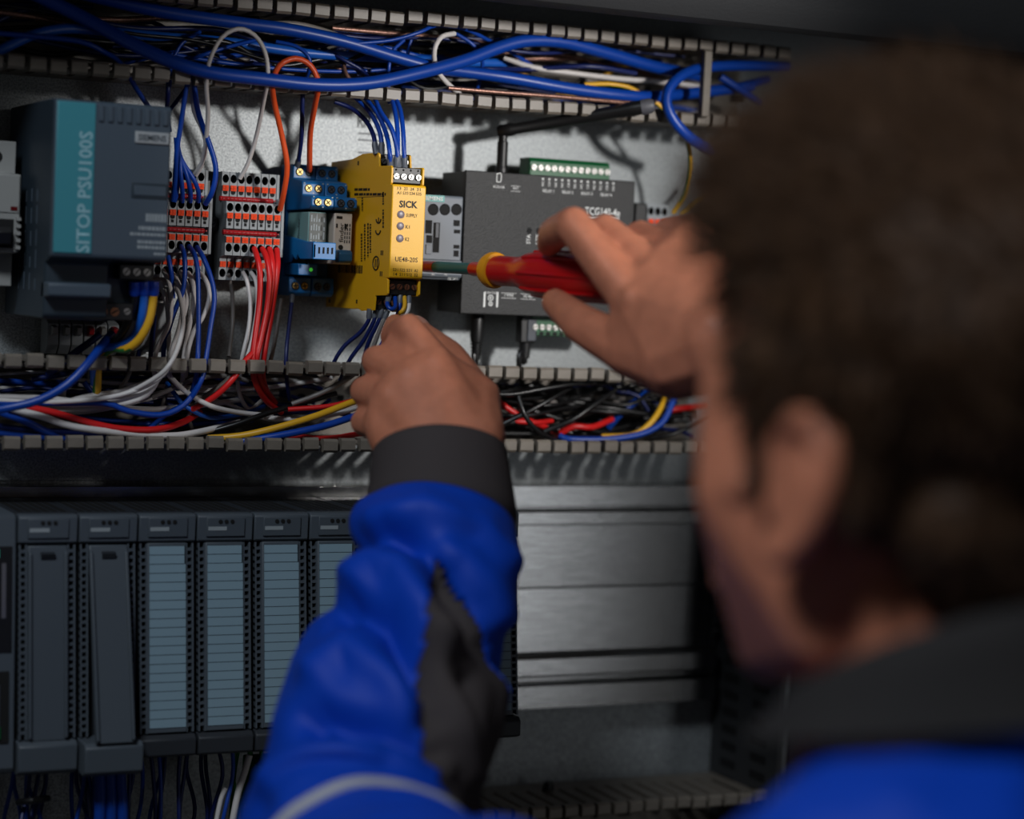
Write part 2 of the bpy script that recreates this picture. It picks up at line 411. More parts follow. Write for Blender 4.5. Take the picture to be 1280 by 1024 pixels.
b = MB(); b.prism([(.100, -.0490), (.116, -.0480), (.118, -.0470), (.118, -.0405), (.1165, -.0395), (.100, -.0395)], X0 + .0004, X1 - .0305); build('ledge', b, psug, t, bevel=.0008)
b = MB(); b.box(X1 - .0235, X1 - .003, -.109, -.094, -.0365, -.0275); tb = build('output_terminal', b, blackp, t, bevel=.0006)
for k in range(3): screw(tb, X1 - .0195 + k * .0062, -.1095, -.0318, .0022, steel, ang=.9)
b = MB(); b.box(X1 - .043, X1 - .014, -.106, -.094, -.0605, -.0505); tb2 = build('input_terminal', b, blackp, t, bevel=.0006)
for k in range(3): screw(tb2, X1 - .0385 + k * .0068, -.1065, -.0556, .0026, copper, ang=.5)
screw(tb2, X1 - .0175, -.1065, -.0552, .0020, steel, ang=.5)
for k in range(4):                                       # small print on the dark side wall
    b = MB()
    for j in range(5): b.box(X0 + .0001, X0 + .0004, -.085 + k * .014, -.083 + k * .014, -.045 + j * .013, -.037 + j * .013 + random.uniform(-.002, .003))
    build('side_print', b, psug, t)

# end bracket and small grey terminals under the power supply
t = thing('end_bracket', 'light grey end bracket with the number 2, beside the power supply', 'end bracket', (-.1475, 0, -.06))
b = MB(); b.prism([(.008, -.082), (.026, -.082), (.030, -.078), (.030, -.052), (.036, -.05), (.036, -.0405), (.008, -.0405)], -.1532, -.1262); build('body', b, termg, t, bevel=.0006)
b = MB(); b.box(-.1420, -.1270, -.0372, -.0355, -.0508, -.0415); mk = build('marker', b, offwhite, t, bevel=.0003)
text('2', mk, blackprint, (-.1338, -.0374, -.0464), .0052, bold=.02)
t = thing('fuse_terminal', 'row of small grey terminals with red levers below the power supply', 'terminal block', (-.178, 0, -.07))
for k in range(6):
    x = -.2005 + k * .0076
    b = MB(); b.prism([(.008, -.085), (.020, -.085), (.026, -.079), (.026, -.066), (.016, -.060), (.008, -.060)], x, x + .007); s_ = build('terminal_slice', b, termg, t, bevel=.0005)
    b = MB(); b.prism([(.0255, -.0735), (.031, -.072), (.032, -.068), (.0255, -.0665)], x + .002, x + .0052); build('lever', b, redb if k in (3, 5) else offwhite, s_, bevel=.0004)

# ------------------------------------------------------------------ push-in terminal blocks
def terminal_block(label, x0, n, xe, group):
    t = thing('terminal_block', label, 'terminal block', (x0 + n * .0026, 0, 0), group)
    side = [(.008, -.0346), (.0360, -.0346), (.0360, -.0205), (.0470, -.0190), (.0470, .0160), (.0360, .0180), (.0360, .0335), (.008, .0335)]
    ep = MB(); ep.prism(side, x0 + n * .0052 + .0001, xe); build('end_plate', ep, termg, t, bevel=.0003)
    first = None
    for i in range(n):
        x = x0 + i * .0052
        if i == 0:
            m = MB(); a, b = x + .00018, x + .005
            full = [(.008, -.0346), (.0359, -.0346), (.0359, -.0205), (.0469, -.0190), (.0469, -.0070), (.0425, -.0068), (.0425, -.0024), (.0469, -.0022), (.0469, .0148), (.0359, .0150), (.0359, .0335), (.008, .0335)]
            m.prism([(.008, -.0346), (.029, -.0346), (.029, -.0270), (.0359, -.0270), (.0359, -.0205), (.040, -.0190), (.040, -.0112), (.0469, -.0112), (.0469, -.0070), (.0425, -.0068), (.0425, -.0024), (.0469, -.0022), (.0469, .0072), (.040, .0072), (.040, .0146), (.0359, .0150), (.0359, .0245), (.029, .0245), (.029, .0335), (.008, .0335)], a, b)
            m.prism(full, a, a + .0003)
            xc = (a + b) / 2
            m.holeplate(a, b, .0245, .0335, -.0361, xc, .0291, .0021, .006, rz=.0027)
            m.holeplate(a, b, .0072, .0146, -.0471, xc, .0110, .0021, .006, rz=.0027)
            m.holeplate(a, b, -.0190, -.0112, -.0471, xc, -.0143, .0021, .006, rz=.0027)
            m.holeplate(a, b, -.0346, -.0270, -.0361, xc, -.0303, .0021, .006, rz=.0027)
            m.box(xc - .0008, xc + .0008, -.0472, -.0469, -.0004, .0014, 1)
            m.cyl((xc, -.0362, .0206), (xc, -.0359, .0206), .0015, n=10, m=1); m.cyl((xc, -.0472, .0032), (xc, -.0469, .0032), .0015, n=10, m=1)
            sl = build('terminal_slice', m, [termg, voidm], t)
            btn = []
            for (y, z) in ((-.0360, .0232), (-.0470, .0058), (-.0470, -.0093), (-.0360, -.0247)):
                q = MB(); q.box(xc - .0019, xc + .0019, y - .0009, y, z - .0018, z + .0018)
                q.box(xc - .0017, xc + .0017, y - .0012, y - .0008, z - .0003, z + .0003); q.box(xc - .0003, xc + .0003, y - .0012, y - .0008, z - .0015, z + .0015)
                btn.append(build('release_button', q, orangeb, sl))
            first = (sl, btn)
        else:
            c = link_copy(first[0], t, (i * .0052, 0, 0))
            for q in first[1]:
                link_copy(q, c, (0, 0, 0))
    for z, y in ((.0166, -.0375), (-.0046, -.0462)):
        m = MB(); m.prism([(-y - .003, z - .0016), (-y, z - .0014), (-y + .0006, z), (-y, z + .0014), (-y - .003, z + .0016)], x0 - .001, x0 + n * .0052 - .0022)
        for i in range(n * 2): m.box(x0 + .0006 + i * .0026, x0 + .0016 + i * .0026, y - .0010, y, z - .0006, z + .0006)
        build('jumper_bar', m, redb, t, bevel=.0003)
    return t
terminal_block('grey push in terminal block with blue wires, beside the power supply', -.1378, 6, -.1045, 'terminal blocks')
terminal_block('grey push in terminal block with red wires, beside the blue relays', -.0957, 7, -.0572, 'terminal blocks')
t = thing('rail_stop', 'black end clamp between the two orange buttoned terminal blocks', 'end clamp', (-.1005, 0, 0))
b = MB(); b.prism([(.008, -.036), (.022, -.036), (.026, -.03), (.026, -.006), (.034, -.004), (.034, .004), (.026, .006), (.026, .028), (.02, .034), (.008, .034)], -.1040, -.0963); build('body', b, blackp, t, bevel=.0006)
screw(t, -.1, -.0345, .0, .002, greyd)
t = thing('earth_terminal', 'small grey terminal with orange buttons between gateway and fist', 'terminal block', (.216, 0, .02))
b = MB(); b.box(.1995, .2085, -.040, -.008, .006, .030); build('end_clamp', b, blackp, t, bevel=.0008)
for i in range(3):
    x = .209 + i * .0054
    m = MB(); m.box(x, x + .0051, -.040, -.008, .004, .0199); m.box(x, x + .0051, -.032, -.008, .0199, .030); m.holeplate(x, x + .0051, .020, .030, -.0401, x + .0026, .0250, .0021, .006, rz=.0029)
    sl = build('terminal_slice', m, [termg, voidm], t)
    q = MB(); q.box(x + .0007, x + .0045, -.0412, -.040, .0155, .0195); build('release_button', q, orangeb, sl)

# ------------------------------------------------------------------ two blue relay sockets
def relay(label, x0, which):
    x1 = x0 + .0153
    t = thing('relay_socket', label, 'relay', ((x0 + x1) / 2, 0, 0), 'blue relays')
    m = MB(); m.prism([(.006, -.043), (.027, -.043), (.030, -.041), (.030, -.031), (.018, -.030), (.018, .0118), (.062, .0124), (.066, .0142), (.066, .0190), (.064, .0206), (.048, .0214), (.048, .0290), (.046, .0304), (.030, .0322), (.030, .0400), (.028, .0415), (.006, .0415)], x0, x1)
    build('socket', m, bluep, t, bevel=.0007)
    for k, (d, z) in enumerate(((.066, .0168), (.048, .0258), (.030, .0366))):
        for j in range(2):
            x = x0 + .0042 + j * .0066
            c = MB(); c.cyl((x, -d - .0002, z), (x, -d + .0004, z), .0026, n=14); ho = build('screw_well', c, voidm, t)
            if which == 0 and not (k == 2 and j == 1): screw(ho, x, -d - .0012, z, .0021, brass, cross=True, ang=.7)
            else: screw(ho, x, -d - .0006, z, .0019, greyd, cross=True, ang=.7)
        mk = MB()
        for j in range(3): mk.box(x0 + .001 + j * .0062, x0 + .0020 + j * .0062, -d - .0002, -d, z + .0028 - (j % 2) * .0062, z + .0036 - (j % 2) * .0062)
        build('print_mark', mk, printm, t)
    for j in range(2):
        x = x0 + .0042 + j * .0062
        c = MB(); c.cyl((x, -.0302, -.0365), (x, -.0296, -.0365), .0026, n=14); ho = build('screw_well', c, voidm, t)
        screw(ho, x, -.0312, -.0365, .0021, brass if which == 0 else greyd, cross=True, ang=.2)
    if which == 0:
        q = MB(); q.box(x0 + .0018, x0 + .0142, -.057, -.018, -.0165, .0108); rl = build('relay', q, mat('clear_relay_case', (120, 160, 158), .3), t, bevel=.0008)
        q = MB(); q.box(x0 + .0024, x0 + .0136, -.0574, -.0569, -.0160, .0102); lb = build('face_label', q, mat('dark_relay_label', (70, 76, 74), .5), rl)
        for j in range(6):
            q = MB(); x = x0 + .0034 + j * .0017
            for i in range(4):
                z = -.012 + i * .0055; q.box(x, x + .0007, -.0576, -.0573, z, z + random.uniform(.002, .005))
            build('label_print', q, printm if j != 4 else blackprint, lb)
        text('finder', rl, greyd, (x0 + .0015, -.040, .0005), .0035, .013, face='left', rot=math.pi / 2)
        q = MB(); q.prism([(.018, -.004), (.060, -.0082), (.072, -.0082), (.0735, -.010), (.0735, -.0185), (.070, -.0192), (.050, -.0195), (.045, -.0165), (.041, -.0198), (.035, -.0165), (.030, -.0212), (.018, -.0225)], x0 - .0004, x0 + .0016)
        q.box(x0 - .0004, x0 + .0148, -.0735, -.071, -.0192, -.0084)
        cl = build('ejector_clip', q, mat('relay_blue_light', (20, 112, 178), .38), t, bevel=.0005)
        q = MB()
        for j in range(4): q.box(x0 + .0030 + j * .0029, x0 + .0042 + j * .0029, -.0737, -.0734, -.0155, -.0115)
        build('clip_slot', q, voidm, cl)
        q = MB(); q.box(x0 + .001, x0 + .0142, -.0435, -.018, -.0296, -.0222); lm = build('indicator_module', q, bluep, t, bevel=.0006)
        q = MB(); q.revolve((x0 + .0096, -.0433, -.0258), (0, -1, 0), [(0, .0013), (.0006, .0012), (.001, .0005)], 12); build('green_led', q, mat('green_led', (70, 190, 60), .3, emit=.5), lm, label='small green light')
    else:
        q = MB(); q.box(x0 + .0018, x0 + .0142, -.0615, -.018, -.0215, .0108); rl = build('relay', q, mat('pale_relay_case', (200, 186, 172), .45), t, bevel=.0008)
        text('finder', rl, blackprint, (x0 + .0068, -.0618, -.0015), .0030, .012, rot=math.pi / 2)
        q = MB(); q.box(x0 + .0034, x0 + .0072, -.0618, -.0615, .0072, .0088); q.box(x0 + .0032, x0 + .0042, -.0618, -.0615, .0015, .004); q.box(x0 + .0088, x0 + .0104, -.0618, -.0615, .001, .004)
        for j in range(3):
            for i in range(5):
                z = -.008 + i * .0026; q.box(x0 + .0090 + j * .0016, x0 + .0096 + j * .0016, -.0618, -.0615, z, z + .0019)
        q.cyl((x0 + .0068, -.0618, -.0108), (x0 + .0068, -.0614, -.0108), .0016, n=14)
        build('label_print', q, blackprint, rl)
        q = MB(); q.prism([(.018, -.010), (.062, -.0125), (.066, -.0125), (.068, -.0145), (.068, -.0195), (.066, -.0205), (.018, -.0205)], x0 + .0035, x0 + .0128); build('ejector_clip', q, mat('relay_blue_dark_clip', (24, 74, 104), .35), t, bevel=.0008)
    return t
relay('blue relay socket with clear relay and blue ejector clip, left of the pair', -.0463, 0)
relay('blue relay socket with pale beige relay, beside the yellow safety relay', -.0307, 1)

# ------------------------------------------------------------------ yellow safety relay
S0, S1 = -.0115, .0107
t = thing('safety_relay', 'yellow safety relay module with black screw terminals and three round lamps', 'safety relay', (0, 0, 0))
side = [(.006, -.0497), (.0566, -.0497), (.064, -.0492), (.070, -.0505), (.091, -.0495), (.0925, -.0402), (.1110, -.0396), (.1125, -.0384), (.1122, -.030), (.1100, -.029), (.1100, .0288), (.1112, .0295), (.1112, .0390), (.1098, .0402), (.0905, .0405), (.0890, .0482), (.0870, .0490), (.062, .0490), (.0572, .0484), (.0434, .0463), (.006, .0455)]
m = MB(); m.prism(side, S0, S0 + .0014); build('side_plate', m, yellow, t, bevel=.0003)
m = MB(); m.prism(side, S1 - .0014, S1); build('side_plate', m, yellow, t, bevel=.0003)
m = MB(); m.prism([(.006, -.047), (.055, -.047), (.105, -.029), (.105, .0288), (.055, .046), (.006, .044)], S0 + .0014, S1 - .0014); build('core', m, yellow, t)
m = MB(); m.prism([(.104, -.0290), (.1135, -.0290), (.1145, -.0280), (.1145, .0280), (.1135, .0288), (.104, .0288)], S0 - .0001, S1 + .0001); fp = build('front_panel', m, yellow, t, bevel=.0006)
def sick_terms(z0, z1, d, ang):
    m = MB(); m.box(S0 + .0015, S1 - .0015, -d, -.06, z0, z1)
    b = build('terminal_strip', m, blackp, t, bevel=.0004)
    zc = z0 * .45 + z1 * .55 if z0 < 0 else z0 * .58 + z1 * .42
    for k in range(4):
        x = S0 + .0039 + k * .0049
        q = MB(); q.cyl((x, -d - .0001, zc), (x, -d + .0003, zc), .0021, n=14); h = build('screw_well', q, voidm, b)
        screw(h, x, -d - .0014, zc, .0018, steel if z0 > 0 else copper, ang=ang + k * .5)
        q = MB(); zz = z1 - .0016 if z0 > 0 else z0 + .0014
        q.cyl((x, -d - .0001, zz), (x, -d + .0003, zz), .0007, n=8); build('test_hole', q, voidm, b)
sick_terms(.0298, .0396, .1092, .3); sick_terms(.0408, .0482, .0875, .8); sick_terms(-.0390, -.0300, .1095, .5); sick_terms(-.0490, -.0402, .0885, .9)
FY = -.1147
text('SICK', fp, blackprint, (-.0007, FY, .0169), .0044, .0122, bold=.03)
for i, s in enumerate(('13', '23', '24', '31')): text(s, fp, yprint, (-.0072 + i * .0043, FY, .0264), .0019, .0024, bold=.002)
for i, s in enumerate(('A1', 'S33', 'S34', 'S35')): text(s, fp, yprint, (-.0073 + i * .0044, FY, .0237), .0018, .0027 if i == 0 else .0036, bold=.002)
for i, s in enumerate(('S21', 'S22', 'S31', 'A2')): text(s, fp, yprint, (-.0076 + i * .0046, FY, -.0236), .0018, .0036 if i < 3 else .0025, bold=.002)
for i, s in enumerate(('14', 'S11', 'S12', '32')): text(s, fp, yprint, (-.0076 + i * .0046, FY, -.0263), .0018, .0036 if i in (1, 2) else .0025, bold=.002)
text('UE48-20S', fp, yprint, (-.0005, FY, -.0170), .0029, .0150, bold=.004)
for z, s, wd in ((.0105, 'SUPPLY', .0074), (.0034, 'K1', .0026), (-.0042, 'K2', .0026)):
    q = MB(); q.revolve((-.0055, -.1143, z), (0, -1, 0), [(0, .0024), (.0006, .0024), (.0009, .0019), (.001, .0008)], 18); build('status_lamp', q, mat('lamp_grey', (128, 116, 122), .35), fp, label='round grey lamp lens')
    text(s, fp, yprint, (-.0019, FY, z - .0003), .0021, wd, align='LEFT', bold=.002)
LX = S0 - .00015
def lp(px, py):                                          # photo point on the yellow left side
    r = camdir(Vector(((px - 640) / FPX, (py - 512) / FPX, 1.0))); return CAM + r * ((LX - CAM.x) / r.x)
ce = MB()                                                # the two open rings of the conformity mark
for pz in (-.0062, .0058):
    pass
c0 = lp(473, 281)
for dy, sg in ((.0, 1), ):
    for zc in (c0.z + .0035, c0.z - .0035):
        pts = [(LX, c0.y + .0026 * math.sin(a) * 1.5, zc - .0024 * math.cos(a) ) for a in [math.pi * (-.5 + i / 10) for i in range(11)]]
        ce.tube(pts, .0005, n=6)
    ce.tube([(LX, c0.y, c0.z + .0012), (LX, c0.y, c0.z + .0045)], .0004, n=6)
build('conformity_mark', ce, yprint, t)
q = MB()
a, b = lp(423, 331), lp(453, 342)
for k in range(17):
    y = a.y + (b.y - a.y) * k / 17; q.box(LX, S0, y, y + (b.y - a.y) / 17 * random.choice((.35, .55, .75)), b.z, a.z)
build('barcode', q, yprint, t)
q = MB()
for px, y0, y1 in ((452, 247, 264), (478, 240, 256), (478, 262, 285), (451, 292, 327), (455, 280, 326), (459, 279, 322), (462, 280, 316)):
    y = y0
    while y < y1:
        e = min(y1, y + random.uniform(1.5, 4)); a, b = lp(px, y), lp(px + 1.6, e); q.box(LX, S0, a.y, b.y, b.z, a.z); y = e + 1.0
for py, x0, x1 in ((237, 443, 462), (243, 443, 482)):
    x = x0
    while x < x1:
        e = min(x1, x + random.uniform(2, 5)); a, b = lp(x, py - 1.6), lp(e, py + 1.4); q.box(LX, S0, a.y, b.y, b.z, a.z); x = e + 1
a, b = lp(446, 246.5), lp(480, 247.2); q.box(LX, S0, a.y, b.y, a.z - .0003, a.z)
for px, py in ((447, 204), (445, 377), (411, 376)):
    a, b = lp(px, py - 2.5), lp(px + 1.5, py + 2.5); q.box(LX, S0, a.y, b.y, b.z, a.z)
build('side_print', q, yprint, t)
q = MB(); c0 = lp(470, 329)
q.tube([(LX, c0.y + .0050 * math.cos(a), c0.z + .0042 * math.sin(a)) for a in [2 * math.pi * i / 16 for i in range(17)]], .00045, n=6)
for dy in (-.002, .001): q.tube([(LX, c0.y + dy, c0.z - .0025), (LX, c0.y + dy, c0.z + .0025)], .0004, n=6)
for dy in (-.008, -.0105): q.tube([(LX, c0.y + dy, c0.z - .008), (LX, c0.y + dy, c0.z - .005)], .0004, n=6); q.tube([(LX, c0.y + dy, c0.z + .005), (LX, c0.y + dy, c0.z + .008)], .0004, n=6)
build('approval_mark', q, yprint, t)

# ------------------------------------------------------------------ contactor
t = thing('contactor', 'grey contactor with teal badge, between yellow relay and black gateway', 'contactor', (.038, 0, 0))
C0, C1, CD = .0154, .0606, .060
m = MB(); m.prism([(.008, -.0288), (CD - .004, -.0288), (CD - .004, -.0285), (CD - .004, .0260), (.008, .0260)], C0, C1); build('housing', m, greyd, t, bevel=.0008)
m = MB(); m.prism([(CD - .004, -.0285), (CD - .001, -.0285), (CD, -.0275), (CD, .0250), (CD - .001, .0260), (CD - .004, .0260)], C0, C1); fc = build('front_cover', m, greyp, t, bevel=.0008)
m = MB(); m.box(.0300, .0471, -CD - .0005, -CD + .0003, .0216, .0258); bd = build('badge', m, tealb, fc)
text('SIEMENS', bd, whitep, (.0388, -CD - .0007, .0237), .0024, .0140, bold=.015)
for px in (541.5, 556, 570.5):
    c = P(px, 262, CD); q = MB(); q.revolve((c.x, -CD - .0001, c.z), (0, 1, 0), [(0, .0034), (.0006, .0034)], 18); q.tube([(c.x + .0034 * math.cos(a), -CD - .0001, c.z + .0034 * math.sin(a)) for a in [2 * math.pi * i / 14 for i in range(15)]], .0004, n=6)
    build('wire_opening', q, voidm, fc)
q = MB()
for (x0, y0, x1, y1) in ((532, 275, 539.5, 292), (542, 278, 548.5, 316), (567, 275, 574.5, 283), (567.5, 287, 575, 292), (567, 306, 574, 311), (567, 313, 573, 321), (533, 294, 540, 304)):
    a, b = P(x0, y0, CD), P(x1, y1, CD); q.box(a.x, b.x, -CD - .0002, -CD + .0004, b.z, a.z)
build('slot', q, voidm, fc)
q = MB(); a, b = P(544.2, 279, CD), P(547.2, 297, CD); q.box(a.x, b.x, -CD - .0012, -CD, b.z, a.z); build('slider', q, greyd, fc)
q = MB(); a, b = P(532, 305.5, CD), P(539, 318, CD); q.box(a.x, b.x, -CD - .0008, -CD, b.z, a.z); build('marking_plate', q, greyp, fc, bevel=.0003)
q = MB()
a, b = P(554, 285, CD), P(565, 300, CD)
m = MB(); m.prism([(CD - .0004, -.0274), (CD + .0035, -.0268), (CD + .0045, -.0250), (CD + .0035, -.0160), (CD - .0004, -.0152)], C0, C1 - .0006); lb = build('lower_lip', m, greyp, t, bevel=.0006)
for s, px, py, wd in (('DC 24 V', 566, 348.5, .0068), ('A1', 541, 343, .002), ('A2', 557, 343, .002)):
    c = P(px, py, CD + .0045); text(s, lb, whitep, (c.x, -CD - .0047, c.z), .0016, wd)

# ------------------------------------------------------------------ black gateway box
G0, G1, GD = .0620, .1872, .060
t = thing('gateway', 'black textured gateway box with stub antenna and green terminal strips', 'gateway', (.125, 0, 0))
m = MB(); m.box(G0 + .0004, G1 - .0004, -.0565, -.020, -.0496, .0428); build('housing', m, blackp, t, bevel=.0006)
m = MB(); m.prism([(.0562, -.0502), (.0595, -.0502), (GD, -.0497), (GD, .0429), (.0595, .0434), (.0562, .0434)], G0, G1); fp = build('front_cover', m, gate, t, bevel=.0005)
m = MB(); m.box(.075, .17, -.021, -.0065, -.017, .017); build('rail_clip', m, blackp, t)
GY = -GD - .0002
def gt(s, px, py, hpx, wpx, rot=0, bold=.004):
    c = P(px, py, GD); text(s, fp, whitep, (c.x, GY, c.z), hpx * .00053, wpx * .00059 if wpx else None, rot=rot, bold=bold)
gt('TCG140-4e', 753, 265, 10, 45, bold=.006)
gt('STA', 660.5, 299, 5.2, 10.5, rot=math.pi / 2, bold=.008)
gt('LTE', 672, 299, 5.2, 10.5, rot=math.pi / 2, bold=.008)
for i in range(4): gt('RELAY %d' % (i + 1), 685.5 + i * 24, 238.8 + i * 1.6, 3.6, 14)
for i, s in enumerate(('NC COM NO '.split() * 4)): gt(s, 678.5 + i * 8, 229.5 + i * .55, 3.2, 5.5, rot=math.pi / 2)
gt('MICRO USB', 623.5, 233.8, 3, 14); gt('ANT', 644.5, 235.3, 3, 7); gt('9-30V DC', 613, 366, 2.6, 14); gt('1-WIRE', 636, 369, 3, 11); gt('RS-485', 660, 370.5, 3, 11); gt('INPUTS', 686, 372, 3, 12)
q = MB()
def gbox(x0, y0, x1, y1):
    a, b = P(x0, y0, GD), P(x1, y1, GD); q.box(a.x, b.x, GY, -GD, b.z, a.z)
for i in range(4):
    x = 677 + i * 24; o = i * 1.6; gbox(x, 234.2 + o, x + 17, 235.3 + o); gbox(x, 242.2 + o, x + 17, 243.3 + o)
for i in range(12): gbox(677.6 + i * 8, 222.6 + i * .52, 679.8 + i * 8, 224.8 + i * .52)
for x0, x1, y in ((614, 633, 230), (614, 633, 237), (638.5, 650.5, 232), (638.5, 650.5, 238.6), (626.5, 645, 366), (626.5, 645, 372.2), (651, 669.5, 367), (651, 669.5, 373.5), (678, 694, 368.6), (678, 694, 375)): gbox(x0, y, x1, y + 1.2)
x = 733
rr_ = random.Random(5)
while x < 774:
    wd = rr_.uniform(1.2, 2.6); gbox(x, 271.6 + (x - 733) * .02, min(x + wd, 775), 274 + (x - 733) * .02); x += wd + .9
for x0 in (604.8, 620.8): gbox(x0, 365, x0 + 1.3, 384)
build('print_line', q, whitep, fp, kind='stuff')
q = MB()
for (px, py, rp) in ((613, 372.5, 3.1), (613, 380, 2.2), (613, 347.5, 5.2)):
    c = P(px, py, GD); rr = rp * .00056
    q.tube([(c.x + rr * math.cos(a), GY, c.z + rr * math.sin(a)) for a in [2 * math.pi * i / 16 for i in range(17)]], .00035, n=6); q.cyl((c.x, GY, c.z), (c.x, -GD, c.z), rr * .4, n=10)
c = P(623.5, 222.5, GD); q.tube([(c.x + dx * .001, GY, c.z + dz * .001) for dx, dz in ((-1.5, -2.6), (-1.5, 2.2), (-.9, 2.7), (1.5, 2.7), (1.5, -1.7), (.8, -2.6), (-1.5, -2.6))], .00035, n=6, step=.01)
build('print_symbol', q, whitep, fp, kind='stuff')
for px in (661.5, 673.5):
    c = P(px, 288.3, GD); q = MB(); q.cyl((c.x, GY, c.z), (c.x, -GD + .0004, c.z), .0015, n=14); q.tube([(c.x + .0016 * math.cos(a), GY, c.z + .0016 * math.sin(a)) for a in [2 * math.pi * i / 12 for i in range(13)]], .00025, n=5); build('lamp_hole', q, voidm, fp)
def green_strip(x0, n, z0, z1, pitch=.00503):
    m = MB(); m.box(x0, x0 + n * pitch, -.0445, -.030, z0, z1); m.prism([(.0445, z0), (.0468, z0), (.0468, z1 - .0028 if z0 > 0 else z1), (.0445, z1)], x0, x0 + n * pitch)
    s_ = build('terminal_strip', m, greenp, t, bevel=.0004)
    for k in range(n):
        x = x0 + (k + .5) * pitch
        screw(s_, x, -.0482, z0 + (.0062 if z0 > 0 else .0058), .0019, steel, ang=random.uniform(0, 3))
        q = MB(); q.box(x - .0017, x + .0017, -.0447, -.044, z1 - .0024, z1 - .0004) if z0 > 0 else q.box(x - .0017, x + .0017, -.0470, -.0465, z0 + .0004, z0 + .0026)
        build('wire_opening', q, voidm, s_)
green_strip(.1142, 12, .0428, .0556); green_strip(.1205, 12, -.0632, -.0500)
q = MB(); c = P(627, 213, .045)
q.cyl((c.x, c.y, .040), (c.x, c.y, .0475), .0042, n=18); q.cyl((c.x, c.y, .0475), (c.x, c.y, .0645), .0036, n=18); q.cyl((c.x, c.y, .0645), (c.x, c.y, .0685), .0030, n=18)
an = build('antenna', q, blackp, t, bevel=.0003)
q = MB(); h0 = Vector((c.x - .001, c.y, .0715)); h1 = P(815, 132, .098)
d = (h1 - h0).normalized(); q.revolve(h0 - d * .003, d, [(0, .003), (.002, .0042), (.010, .0044), (.012, .0036), (.05, .0040), ((h1 - h0).length - .012, .0044), ((h1 - h0).length - .010, .0050), ((h1 - h0).length - .002, .0046), ((h1 - h0).length, .003)], 18)
build('antenna_rod', q, blackp, an)
q = MB(); e = h1 - d * .007; q.revolve(e, d, [(0, .0052), (.006, .0051), (.0085, .0036), (.009, .001)], 18); build('antenna_tip', q, mat('grey_rubber', (80, 80, 86), .5), an)
